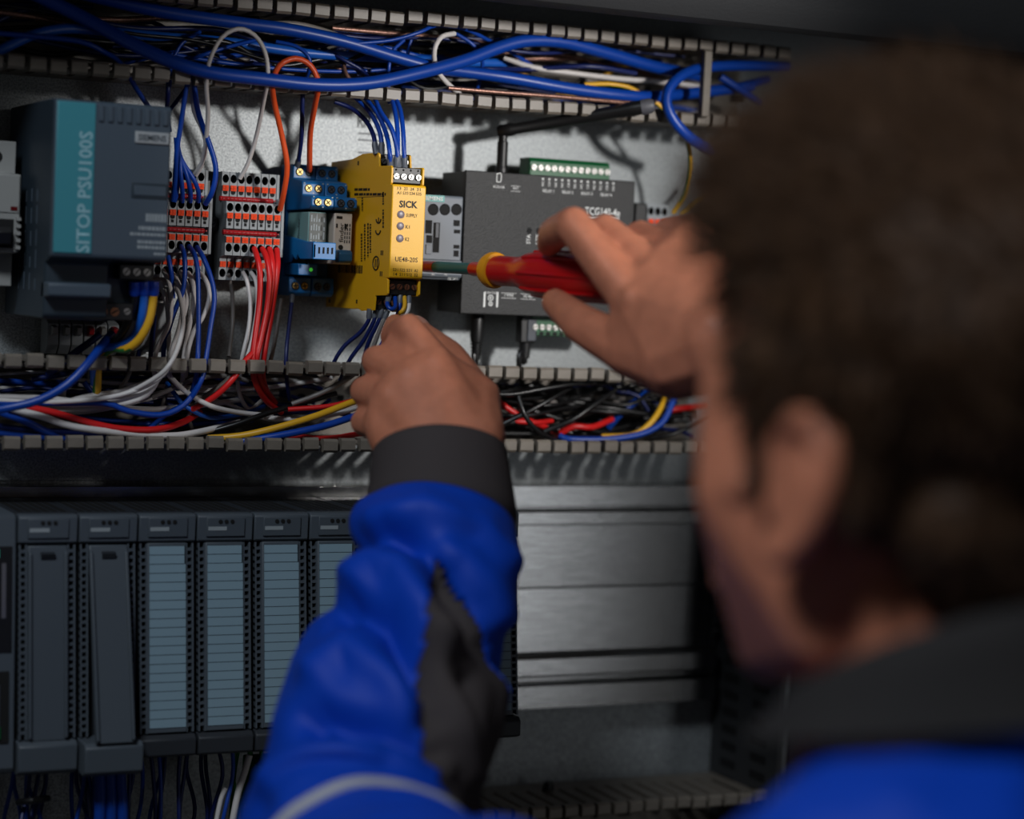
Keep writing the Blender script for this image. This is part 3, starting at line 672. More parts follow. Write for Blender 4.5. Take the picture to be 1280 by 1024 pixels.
# ------------------------------------------------------------------ controller modules
def slope(z): return .1065 + (-.192 - z) / .125 * .016
def plc_module(k, label, door):
    x0 = -.2336 + k * .0358; x1 = x0 + .0353
    t = thing('controller_module', label, 'controller module', ((x0 + x1) / 2, 0, -.322), 'controller modules on the wide rail')
    m = MB(); m.prism([(.022, -.318), (.100, -.318), (.112, -.306), (.1, -.1755), (.097, -.1745), (.022, -.1745)], x0, x1); build('housing', m, plcd, t, bevel=.0007)
    m = MB(); m.prism([(.099, -.1918), (.107, -.1918), (.108, -.1905), (.108, -.1765), (.106, -.1748), (.099, -.1748)], x0 + .0003, x1 - .0003); hd = build('header', m, plc, t, bevel=.0007)
    m = MB(); m.box(x0 + .0055, x0 + .0295, -.1092, -.1078, -.1885, -.1770); hp = build('header_plate', m, plc, hd, bevel=.0004)
    for j in range(3):
        q = MB(); q.cyl((x0 + .0140 + j * .0037, -.1096, -.1795), (x0 + .0140 + j * .0037, -.109, -.1795), .0013, n=10); build('status_light', q, voidm, hp)
    q = MB(); q.box(x0 + .0065, x0 + .018, -.1094, -.1091, -.1848, -.1825); build('print_line', q, printm, hp)
    q = MB()
    for j in range(6): q.box(x0 + .003 + j * .005, x0 + .006 + j * .005, -.095, -.04, -.1746, -.1742)
    build('vent_slit', q, voidm, t, kind='stuff')
    # side vent ladders
    for s in (0, 1):
        xa = x0 + (.0012 if s == 0 else .0294)
        q = MB(); n = 26
        for j in range(n):
            z = -.1955 - j * .00415
            q.prism([(slope(z) - .004, z), (slope(z) - .004, z - .0016), (slope(z), z - .0016), (slope(z), z)], xa, xa + .0046)
        q.prism([(slope(-.1925) - .004, -.1925), (slope(-.1925), -.1925), (slope(-.304), -.304), (slope(-.304) - .004, -.304)], xa, xa + .0010)
        q.prism([(slope(-.1925) - .004, -.1925), (slope(-.1925), -.1925), (slope(-.304), -.304), (slope(-.304) - .004, -.304)], xa + .0036, xa + .0048)
        vl = build('vent_ladder', q, plc, t, kind='stuff')
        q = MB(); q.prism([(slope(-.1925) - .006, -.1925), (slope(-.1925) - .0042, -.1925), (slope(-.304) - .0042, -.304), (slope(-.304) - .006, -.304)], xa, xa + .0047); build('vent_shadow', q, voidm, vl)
    if door == 'label':
        q = MB(); q.prism([(slope(-.1925) - .004, -.1922), (slope(-.1925) + .0006, -.1922), (slope(-.304) + .0006, -.304), (slope(-.304) - .004, -.304)], x0 + .0058, x0 + .0296); d = build('door', q, plc, t, bevel=.0006)
        rows = MB(); z = -.1942
        for j in range(20):
            za, zb = z - j * .00535, z - j * .00535 - .0049
            rows.prism([(slope(za), za), (slope(za) + .0011, za), (slope(zb) + .0011, zb), (slope(zb), zb)], x0 + .0068, x0 + .0282 + (.0008 if j > 1 else 0))
        rows.prism([(slope(-.194), -.194), (slope(-.194) + .0007, -.194), (slope(-.301) + .0007, -.301), (slope(-.301), -.301)], x0 + .0066, x0 + .0290, 1)
        build('label_strip', rows, [plcl, mat('label_rule', (46, 58, 66), .6)], d, kind='stuff', label='pale blue grey label strip with ruled lines')
    else:
        tilt = .000 if door == 'plain' else .016
        def dd(z): return slope(z) + .001 + tilt * (-.192 - z) / .115
        q = MB(); q.prism([(dd(-.193) - .003, -.193), (dd(-.193), -.193), (dd(-.305), -.305), (dd(-.305) - .003, -.305)], x0 + .0062, x0 + .0292)
        d = build('door', q, plc, t, bevel=.0007)
        for xx in (x0 + .0062, x0 + .0272):
            q = MB(); q.prism([(dd(-.195) - .001, -.195), (dd(-.195) + .0022, -.197), (dd(-.303) + .0022, -.303), (dd(-.303) - .001, -.304)], xx, xx + .0020); build('door_rim', q, plc, d, bevel=.0005)
        q = MB(); q.prism([(dd(-.197), -.1965), (dd(-.197) + .003, -.1975), (dd(-.2) + .001, -.2005)], x0 + .0135, x0 + .0215); build('door_latch', q, plcd, d)
        q = MB(); q.box(x0 + .003, x0 + .0325, -.012 - .1, -.11, -.3, -.22); 
    dep = .1245 if door != 'open' else .137
    q = MB(); q.prism([(.10, -.3215), (dep - .006, -.3250 if door != 'label' else -.3190), (dep, -.3220 if door != 'label' else -.317), (dep, -.3075), (dep - .003, -.3050), (.10, -.3050)], x0 + .0004, x1 - .0004); build('foot', q, plc if door != 'label' else plcd, t, bevel=.0008)
    return t
names = ['plain', 'open'] + ['label'] * 7
lab = ['grey controller module with closed plain door, beside the black screen module', 'grey controller module whose plain door hangs open at its foot',
       'controller module with pale label strip, right after the open plain door', 'second controller module with a pale label strip, counted from the open door',
       'third controller module with a pale label strip, just left of the blue sleeve', 'controller module whose label strip is half covered by the sleeve',
       'controller module almost wholly behind the raised blue sleeve, under the cuff', 'controller module behind the right half of the blue sleeve, next to the last', 'last controller module at the right end of the row, its edge beside the sleeve']
for k in range(9): plc_module(k, lab[k], names[k])
x1 = -.2342; x0 = x1 - .07
t = thing('controller_unit', 'controller unit with black display panel, cut by the left edge', 'controller', (-.269, 0, -.322))
m = MB(); m.prism([(.022, -.3215), (.118, -.3235), (.120, -.320), (.106, -.1765), (.103, -.1745), (.022, -.1745)], x0, x1); build('housing', m, plc, t, bevel=.001)
def front(q, xa, xb, za, zb, h, off=0.0):
    def s_(z): return .106 + (-.1765 - z) / .1435 * .014 + off
    q.prism([(s_(za) - .001, za), (s_(za) + h, za), (s_(zb) + h, zb), (s_(zb) - .001, zb)], xa, xb)
q = MB(); front(q, x1 - .065, x1 - .0022, -.193, -.254, .0006); dp = build('display_panel', q, blackp, t, bevel=.0005)
q = MB(); front(q, x1 - .060, x1 - .010, -.202, -.236, .0010); build('screen', q, mat('screen_glass', (26, 34, 42), .15), dp)
q = MB(); front(q, x1 - .0085, x1 - .0060, -.2025, -.234, .0012); build('chrome_edge', q, steel, dp, label='bright vertical strip')
q = MB(); front(q, x1 - .018, x1 - .010, -.1945, -.1995, .0012); build('run_light', q, mat('run_light_green', (50, 170, 140), .3, emit=.25), dp, label='green light')
q = MB(); front(q, x1 - .018, x1 - .0105, -.2435, -.2515, .0014); build('key_button', q, offwhite, dp)
q = MB(); front(q, x1 - .050, x1 - .0035, -.2645, -.306, .0006); pw = build('port_window', q, voidm, t, bevel=.0004)
q = MB(); front(q, x1 - .045, x1 - .009, -.272, -.300, .0012); build('port_frame', q, greyd, pw)
q = MB(); front(q, x1 - .020, x1 - .0085, -.296, -.303, .0016); build('port_light', q, greenp, pw)

# ------------------------------------------------------------------ plugs under the gateway
def plug(label, px, kind, endx, endy):
    a = P(px, 394, .042); t = thing('cable_plug', label, 'plug', a, 'black plugs under the gateway')
    top = Vector((a.x, a.y, -.0500))
    q = MB()
    if kind == 0:
        q.revolve(top, (0, 0, -1), [(0, .0042), (.002, .0046), (.015, .0046), (.019, .0040), (.0195, .0030)], 18)
        build('barrel', q, blackp, t)
        q = MB()
        for k in range(5): q.revolve(top + Vector((0, 0, -.0195 - k * .0022)), (0, 0, -1), [(0, .0030), (.0003, .0042 - k * .0003), (.0014, .0041 - k * .0003), (.0018, .0028), (.0022, .0028)], 14)
        build('strain_relief', q, blackp, t); e = top + Vector((0, 0, -.030))
    else:
        q.box(a.x - .0058, a.x + .0058, a.y - .004, a.y + .004, -.0685, -.0500); build('barrel', q, blackp, t, bevel=.0012)
        q = MB(); q.box(a.x - .001, a.x + .0055, a.y - .0052, a.y - .0038, -.067, -.052); build('latch', q, greyd, t, bevel=.0005)
        q = MB(); q.revolve(Vector((a.x, a.y, -.0685)), (0, 0, -1), [(0, .0040), (.010, .0034), (.0105, .0026)], 14); build('strain_relief', q, blackp, t); e = Vector((a.x, a.y, -.078))
    q = MB(); q.tube([e, e + Vector((0, 0, -.004)), P(endx, endy - 12, .045), P(endx - 1, endy + 8, .045), P(endx + 4, endy + 40, .03)], .0019, n=10); build('cord', q, W['black'], t)
plug('round black power plug with ribbed sleeve under the gateway, left of the two', 597, 0, 593, 452)
plug('rectangular black cable plug under the gateway, right of the two', 658, 1, 650, 452)

# ------------------------------------------------------------------ wires
def wire(pts, r, c, label, group=None, cat='wire', ferr=None, name=None, r_px=None):
    V = [P(*p) if not isinstance(p, Vector) else p for p in pts]
    m = MB(); two = c == 'yg'
    m.tube(V, r, n=8 if r < .002 else 12, step=.005, two=two)
    mats = [W['yellow'], W['green']] if two else W[c]
    o = build(name or ('cable' if r > .0021 else 'wire'), m, mats, None, loc=V[0], smooth=60)
    tag(o, label, 'cable' if r > .0021 else cat, group)
    if ferr:
        for end, col, ln in ferr:
            a, b = (V[-1], V[-2]) if end else (V[0], V[1])
            dd = (b - a).normalized(); q = MB(); q.revolve(a - dd * .001, dd, [(0, r * 1.25), (ln * .8, r * 1.35), (ln, r * 1.05)], 10)
            build('ferrule', q, col, o)
    return o
FG = mat('ferrule_grey', (92, 96, 104), .45); FB = mat('ferrule_blue', (22, 70, 190), .4)
G1_ = 'thick blue cables in the top duct'
wire([(30, -14, .070), (100, 20, .072), (180, 62, .080), (250, 88, .087), (330, 99, .09), (400, 106, .09), (460, 104, .088), (520, 92, .084), (580, 76, .078), (625, 59, .074), (660, 51, .072), (705, 53, .070), (760, 67, .066), (820, 84, .06), (880, 96, .05)], .0042, 'blue', 'thick blue cable sagging over the lower fingers of the top duct', G1_)
wire([(85, -12, .060), (200, 14, .062), (300, 29, .066), (360, 37, .068), (430, 52, .068), (500, 73, .066), (545, 85, .066), (590, 91, .070), (640, 98, .074), (720, 112, .076), (800, 121, .074), (850, 118, .06), (940, 108, .05)], .0040, 'blue', 'thick blue cable running from the upper left to under the antenna tip', G1_)
wire([(-10, 68, .066), (40, 44, .066), (80, 36, .064), (122, 38, .06), (200, 46, .05), (280, 52, .045), (380, 66, .045), (470, 72, .045), (560, 77, .04), (650, 80, .03)], .0031, 'lightblue', 'lighter blue cable crossing the top duct behind the thick ones', G1_)
wire([(-10, 41, .070), (40, 45, .071), (100, 52, .072), (130, 65, .070), (152, 80, .060), (170, 110, .05), (190, 140, .03)], .0016, 'blue', 'thin blue wire dropping between duct fingers left of the power supply badge')
wire([(985, 84, .066), (930, 82, .07), (885, 84, .076), (856, 92, .082), (838, 108, .086), (833, 128, .088), (842, 150, .09), (862, 172, .09), (890, 190, .08)], .0036, 'blue', 'thick blue cable curling out of the top duct by the hair', G1_)
wire([(800, 120, .06), (860, 118, .05), (905, 112, .05), (960, 100, .04)], .0030, 'blue', 'short blue cable behind the retainer strap', G1_)
wire([(900, 96, .06), (925, 112, .06), (950, 130, .05)], .0026, 'blue', 'blue cable end beside the retainer strap near the hair', G1_)
wire([(730, 106, .066), (760, 105, .066), (785, 109, .068), (800, 117, .07), (822, 130, .07), (850, 158, .075), (861, 182, .07), (863, 215, .06), (856, 245, .05), (842, 266, .042)], .0017, 'yg', 'yellow green wire looping from the top duct down to the small terminal', 'yellow green wires')
wire([(900, 225, .05), (885, 243, .05), (868, 256, .045), (852, 268, .042)], .0017, 'yg', 'short yellow green wire entering the small terminal from the right', 'yellow green wires')
wire([(755, 95, .03), (775, 84, .03), (800, 81, .03), (840, 84, .03), (880, 100, .02)], .0016, 'yellow', 'dull yellow wire arching at the back of the top duct')
wire([(600, 95, .03), (625, 84, .03), (650, 90, .03), (690, 118, .03), (720, 120, .03)], .0015, 'yellow', 'dull yellow wire low at the back of the top duct middle')
GW = 'white and grey wires of the top duct'
wire([(245, 219, .038), (252, 206, .044), (257, 180, .055), (260, 140, .07), (258, 106, .083), (262, 76, .09), (277, 47, .09), (298, 36, .088), (318, 44, .088), (331, 65, .09), (335, 95, .09), (330, 125, .075), (320, 172, .055), (310, 204, .045), (300, 223, .038)], .0014, 'white', 'white wire looping high out of the top duct between both terminal blocks', GW)
wire([(238, 80, .06), (240, 108, .066), (242, 138, .06), (254, 165, .055), (257, 190, .05), (249, 209, .042), (241, 220, .037)], .0013, 'white', 'white wire dropping straight from the duct into the left terminal block', GW)
wire([(568, 42, .066), (552, 46, .072), (543, 62, .074), (545, 85, .07), (557, 102, .066), (575, 118, .06)], .0017, 'white', 'white wire bent round in the middle of the top duct', GW)
wire([(320, 30, .06), (370, 30, .06), (410, 40, .055), (450, 55, .045)], .0018, 'grey', 'grey wire in the top duct above the thick blue cables', GW)
wire([(630, 72, .04), (665, 84, .046), (720, 92, .05), (780, 99, .05), (835, 103, .05), (900, 112, .045)], .0019, 'white', 'pale grey wire running right in the top duct under the blue arch', GW)
GC = 'braided copper cords of the top duct'
wire([(-10, 14, .05), (40, 21, .05), (90, 31, .045), (140, 36, .04)], .0015, 'copper', 'thin braided copper cord at the top left of the duct', GC)
wire([(415, 35, .055), (470, 40, .055), (540, 46, .05), (600, 53, .045), (660, 65, .04), (720, 69, .03)], .0015, 'copper', 'thin braided copper cord along the top duct middle', GC)
wire([(560, 110, .086), (620, 115, .087), (700, 121, .087), (780, 128, .085), (815, 129, .08)], .0014, 'copper', 'thin braided copper cord lying on the lower duct fingers', GC)
wire([(440, 62, .04), (430, 80, .045), (436, 98, .05), (455, 112, .05)], .0014, 'copper', 'thin braided copper cord bent down behind the sagging cable', GC)
wire([(350, 262, .047), (355, 240, .058), (359, 207, .066), (352, 168, .07), (343, 128, .078), (341, 104, .086), (349, 82, .09), (369, 73, .09), (388, 82, .09), (398, 105, .088), (394, 130, .075), (388, 165, .055), (387, 200, .04), (387, 213, .032)], .0018, 'orange', 'orange wire arching out of the duct from terminal block to blue relay')
GB = 'blue wires above the left terminal block'
wire([(210, 95, .06), (210, 118, .06), (209, 140, .05), (212, 165, .05)], .0015, 'darkblue', 'dark blue wire dropping behind the corner of the power supply', GB)
wire([(240, 100, .06), (226, 120, .055), (212, 138, .045)], .0014, 'darkblue', 'dark blue wire slanting left behind the power supply corner', GB)
wire([(238, 92, .07), (232, 115, .068), (227, 150, .064), (221, 190, .06), (219, 225, .055), (216, 251, .048)], .0016, 'blue', 'blue wire down the power supply edge into the left terminal block', GB)
wire([(220, 172, .05), (221, 190, .05), (222, 215, .052), (221, 240, .05), (218, 252, .048)], .0015, 'blue', 'second blue wire close along the power supply edge', GB)
for i, (xe, xm) in enumerate(((228, 226), (238, 233), (248, 240))):
    wire([(221, 178, .052), (225 + i, 196 + 2 * i, .055), (xm + 2 * i * .5, 218 + i * 3, .056), (xe, 240, .053), (xe, 252, .047)], .0015, 'blue', ['blue wire curving into the second hole of the left terminal block', 'blue wire curving into the third hole of the left terminal block', 'blue wire curving into the fourth hole of the left terminal block'][i], GB)
wire([(243, 95, .07), (244, 118, .068), (249, 145, .06), (261, 178, .058), (269, 205, .058), (269, 225, .057), (264, 243, .055), (257, 255, .048)], .0017, 'blue', 'blue wire bowing right into the last hole of the left terminal block', GB)
wire([(379, 105, .06), (378, 130, .058), (377, 170, .05), (374, 195, .038), (372, 206, .03)], .0015, 'darkblue', 'dark blue wire down to the back of the left blue relay', ferr=[(1, FG, .007)])
GS = 'blue wires into the top of the yellow relay'
ys = [[(418, 127, .06), (440, 136, .062), (458, 152, .07), (467, 170, .08), (469, 184, .084), (470, 191, .085)],
      [(444, 122, .066), (462, 140, .072), (473, 160, .08), (477, 178, .085), (477, 192, .086)],
      [(456, 122, .07), (472, 142, .08), (483, 168, .09), (487, 190, .1), (488, 208, .098)],
      [(468, 122, .074), (476, 140, .082), (489, 160, .095), (496, 185, .1), (496, 209, .099)],
      [(489, 122, .076), (494, 140, .085), (497, 165, .095), (497, 190, .1), (498, 207, .099)],
      [(495, 124, .078), (501, 140, .085), (504, 165, .096), (505, 190, .1), (506, 209, .099)]]
for i, p in enumerate(ys):
    wire(p, .0015, 'blue' if i else 'darkblue', ['dark blue wire into the yellow relay, leftmost of the six', 'second blue wire from the left into the yellow relay top', 'third blue wire from the left into the yellow relay top', 'fourth blue wire from the left into the yellow relay top', 'fifth blue wire from the left into the yellow relay top', 'rightmost of the six blue wires into the yellow relay top'][i], GS, ferr=[(1, FG, .008)])
# clutter in the top duct
def clutter(n, x0, x1, za, zb, cols, label, group, d0=.006, d1=.058, seedv=1, rr=(.0011, .0019), span=(.10, .30), wob=.006):
    rnd = random.Random(seedv)
    for i in range(n):
        L = rnd.uniform(*span); xs = rnd.uniform(x0 - L * .4, x1 - L * .6); r = rnd.uniform(*rr)
        z1, z2 = rnd.uniform(za, zb), rnd.uniform(za, zb); d = rnd.uniform(d0, d1)
        pts = []
        k = 6
        for j in range(k):
            f = j / (k - 1); x = min(max(xs + L * f, x0), x1)
            if pts and abs(x - pts[-1].x) < .004: continue
            z = z1 + (z2 - z1) * (f * f * (3 - 2 * f)) + rnd.uniform(-wob, wob); z = min(max(z, za), zb)
            pts.append(Vector((x, -min(max(d + rnd.uniform(-.008, .008), .004), d1 + .012), z)))
        if len(pts) < 3: continue
        c = rnd.choice(cols)
        mx = sum(q.x for q in pts) / len(pts); mz = sum(q.z for q in pts) / len(pts)
        where = 'behind the power supply side' if mx < -.16 else 'by the terminal blocks' if mx < -.06 else 'by the blue relays' if mx < -.012 else 'by the yellow relay' if mx < .03 else 'by the contactor' if mx < .08 else 'by the gateway' if mx < .17 else 'near the head'
        where += ', ' + ('upper' if mz > (za + zb) / 2 else 'lower') + (' back' if d < (d0 + d1) / 2 else ' front')
        wire(pts, r, c, label % c.replace('darkblue', 'dark blue').replace('lightblue', 'light blue').replace('yg', 'yellow green').replace('copper', 'copper braided').replace('%', '') + ' ' + where, group % c)
clutter(34, -.29, .27, .091, .131, ['blue', 'darkblue', 'darkblue', 'black', 'black', 'grey', 'copper', 'blue', 'darkblue'], 'thin %s wire in the top duct tangle', '%s wires tangled in the top duct', d0=.008, seedv=3)
for i, p in enumerate([[(440, 55, .07), (490, 50, .072), (525, 40, .074), (545, 32, .07), (580, 36, .066), (610, 50, .06), (640, 66, .05), (665, 82, .04)],
                       [(505, 50, .06), (490, 65, .062), (486, 85, .064), (485, 105, .06), (487, 130, .06)],
                       [(515, 46, .05), (511, 60, .05), (509, 75, .05), (512, 90, .04)],
                       [(345, 52, .07), (370, 58, .074), (385, 70, .076), (387, 85, .074), (380, 105, .06)],
                       [(570, 42, .06), (590, 55, .062), (602, 72, .06), (602, 92, .055), (595, 115, .05)],
                       [(235, 75, .05), (250, 70, .06), (280, 60, .06), (320, 50, .05)],
                       [(250, 40, .05), (232, 50, .055), (222, 62, .055), (213, 85, .055), (212, 108, .06)],
                       [(395, 55, .04), (430, 75, .05), (455, 90, .05), (470, 112, .06), (474, 125, .06)]]):
    wire(p, .0013, 'blue' if i != 7 else 'darkblue', ['thin blue wire arching along the upper fingers of the top duct', 'thin blue wire bending down in front of the tangle, mid duct', 'short thin blue wire hanging in the middle of the top duct', 'thin blue wire curling inside the orange arch', 'thin blue wire dropping under the thick blue arch', 'thin blue wire rising right towards the white loop', 'thin blue wire bending down left of the white loop', 'thin dark blue wire slanting down to the yellow relay wires'][i], 'thin blue wires in the top duct')

# wires below the terminal blocks
GL = 'white wires below the left terminal block'
wl = [[(204, 338, .04), (210, 350, .048), (214, 370, .055), (212, 402, .06), (200, 428, .066), (194, 446, .07), (193, 470, .06)],
      [(216, 342, .036), (222, 352, .05), (229, 375, .058), (224, 410, .064), (214, 440, .07), (210, 465, .06)],
      [(216, 352, .04), (225, 372, .066), (229, 400, .074), (224, 430, .084), (212, 456, .092), (192, 474, .085), (150, 494, .07), (90, 502, .06), (0, 496, .05)],
      [(226, 340, .036), (233, 355, .05), (233, 380, .056), (222, 420, .064), (214, 448, .066), (212, 470, .05)],
      [(235, 341, .036), (241, 352, .05), (242, 378, .056), (236, 412, .062), (230, 446, .068), (228, 480, .05)],
      [(248, 340, .036), (257, 350, .05), (262, 368, .056), (256, 392, .06), (242, 415, .064), (234, 444, .07), (232, 470, .05)],
      [(200, 352, .04), (206, 370, .045), (210, 395, .05), (211, 448, .06), (205, 470, .05)]]
wn = ['white wire from the first lower hole of the left block', 'white wire from the second lower hole of the left block', 'long white wire sweeping out over the lower duct fingers to the left', 'white wire from the third lower hole of the left block', 'white wire from the fourth lower hole of the left block', 'white wire bowing right from the last lower hole of the left block', 'short white wire beside the number 2 bracket']
for p, l in zip(wl, wn): wire(p, .0015, 'white', l, GL)
GM = 'blue wires below the left terminal block'
bl = [[(226, 308, .047), (230, 318, .056), (231, 340, .058), (228, 365, .058), (218, 390, .056), (206, 430, .055), (204, 452, .055)],
      [(236, 308, .047), (243, 318, .056), (247, 338, .06), (248, 375, .062), (248, 420, .066), (247, 450, .07), (243, 480, .066), (228, 508, .06), (190, 520, .05)],
      [(246, 309, .047), (254, 322, .058), (264, 348, .062), (268, 375, .064), (263, 410, .066), (258, 446, .07), (252, 475, .075), (235, 502, .07), (208, 518, .06), (175, 546, .05)],
      [(210, 320, .05), (213, 335, .052), (215, 352, .05), (216, 372, .045)],
      [(193, 395, .03), (190, 425, .04), (188, 450, .05)], [(206, 395, .02), (205, 425, .03), (204, 450, .04)], [(177, 425, .02), (173, 445, .03), (170, 460, .04)]]
bn = ['blue wire curving back behind the white wires', 'blue wire hanging straight from the left block into the lower duct', 'blue wire bowing right from the left block into the lower duct', 'short blue wire end beside the power supply edge', 'dark blue wire in front of the number 2 bracket', 'dark blue wire right of the number 2 bracket', 'dark blue wire under the fuse terminals']
for i, (p, l) in enumerate(zip(bl, bn)): wire(p, .0016, 'blue' if i < 4 else 'darkblue', l, GM)
GR = 'red wires below the right terminal block'
rd = [[(318, 311, .047), (321, 320, .056), (325, 340, .062), (324, 380, .064), (319, 420, .068), (316, 446, .07), (318, 475, .07), (332, 500, .06), (352, 516, .05)],
      [(328, 311, .047), (333, 322, .056), (337, 345, .062), (334, 385, .064), (326, 425, .068), (321, 450, .07), (326, 478, .066), (345, 505, .05)],
      [(337, 311, .047), (340, 325, .056), (341, 350, .06), (334, 392, .064), (322, 432, .068), (306, 452, .072), (290, 475, .075), (268, 496, .07), (240, 512, .06)],
      [(346, 312, .047), (347, 330, .056), (344, 360, .06), (338, 400, .062), (330, 446, .066), (330, 480, .06), (350, 515, .045)]]
for i, p in enumerate(rd): wire(p, .0019, 'red', ['red wire, leftmost of the four below the right block', 'second of the four red wires below the right block', 'red wire crossing left into the lower duct from the right block', 'red wire, rightmost of the four below the right block'][i], GR)
GY_ = 'grey wires below the right terminal block'
for i, p in enumerate([[(304, 341, .036), (309, 352, .046), (313, 378, .05), (311, 410, .056), (303, 446, .06), (300, 470, .05)],
                       [(314, 341, .036), (320, 352, .046), (322, 380, .05), (316, 420, .056), (309, 446, .06)],
                       [(285, 343, .036), (290, 365, .03), (291, 400, .03), (286, 446, .04)],
                       [(352, 374, .03), (348, 400, .034), (343, 430, .04), (338, 452, .05)]]):
    wire(p, .0014, 'grey' if i > 1 else 'white', ['pale wire from the lower left hole of the right block', 'pale wire second from left below the right block', 'dull grey wire hanging by the plate under the right block', 'grey wire hanging below the blue relays'][i], GY_)
wire([(365, 371, .032), (364, 385, .036), (361, 410, .042), (358, 440, .05), (358, 470, .05), (362, 500, .04)], .0014, 'darkblue', 'dark blue wire hanging straight from the left blue relay', ferr=[(0, FG, .006)])
GP = 'wires under the power supply'
pw_ = [([(168, 354, .1), (168, 372, .098), (164, 392, .095), (155, 412, .09), (140, 430, .08), (118, 444, .07), (112, 470, .06)], 'black', 'black wire with blue ferrule curving under the power supply'),
       ([(180, 354, .1), (180, 375, .099), (177, 398, .098), (168, 420, .092), (150, 432, .086), (128, 436, .076), (118, 452, .07), (118, 480, .06)], 'lightblue', 'light blue wire with blue ferrule curving under the power supply'),
       ([(192, 354, .1), (191, 376, .099), (186, 402, .099), (174, 424, .096), (158, 436, .09), (140, 436, .08), (124, 452, .07), (121, 490, .06)], 'yg', 'yellow green wire with blue ferrule curving under the power supply')]
for p, c, l in pw_: wire(p, .0026, c, l, GP, ferr=[(0, FB, .0085)])
wire([(140, 418, .075), (130, 428, .082), (112, 452, .092), (85, 480, .094), (50, 500, .09), (10, 510, .085), (-15, 514, .08)], .0026, 'blue', 'blue cable running over the lower duct fingers to the lower left', GP)
wire([(125, 418, .06), (112, 428, .06), (95, 440, .06), (80, 452, .06), (60, 468, .05)], .0022, 'darkblue', 'short dark blue cable sloping down left of the fuse terminals', GP)

# wires out of the bottom of the yellow relay
GZ = 'wires out of the bottom of the yellow relay'
zs = [([(486, 371, .108), (484, 380, .112), (488, 386, .115), (494, 384, .114), (494, 372, .108)], 'blue', 'tiny blue wire loop under the yellow relay'),
      ([(500, 371, .108), (499, 386, .11), (492, 405, .105), (480, 425, .095), (470, 446, .085), (465, 475, .06)], 'blue', 'blue wire from the yellow relay down past the thumb side fingers'),
      ([(505.5, 371, .108), (506, 382, .112), (503, 389, .113), (499, 392, .11), (494, 400, .1)], 'yellow', 'yellow wire end pinched under the yellow relay'),
      ([(511, 371, .108), (511, 385, .112), (506, 395, .112), (498, 402, .108), (488, 415, .1)], 'white', 'white wire end pinched between the fingers under the yellow relay'),
      ([(462, 388, .085), (461, 400, .085), (450, 416, .08), (433, 430, .074), (421, 446, .07), (410, 470, .06)], 'darkblue', 'dark blue wire, leftmost under the yellow relay'),
      ([(470, 388, .086), (467, 402, .086), (455, 425, .08), (444, 440, .075), (436, 452, .07), (425, 475, .05)], 'darkblue', 'dark blue wire, second from left under the yellow relay'),
      ([(477, 388, .087), (473, 402, .087), (462, 425, .082), (456, 445, .075), (452, 470, .06)], 'darkblue', 'dark blue wire, third from left under the yellow relay'),
      ([(484, 390, .088), (478, 404, .088), (470, 425, .084), (463, 446, .078), (460, 470, .06)], 'grey', 'grey wire among the dark blue ones under the yellow relay')]
for p, c, l in zs: wire(p, .0014, c, l, GZ, ferr=[(0, FG, .0065)] if c != 'yellow' else None)

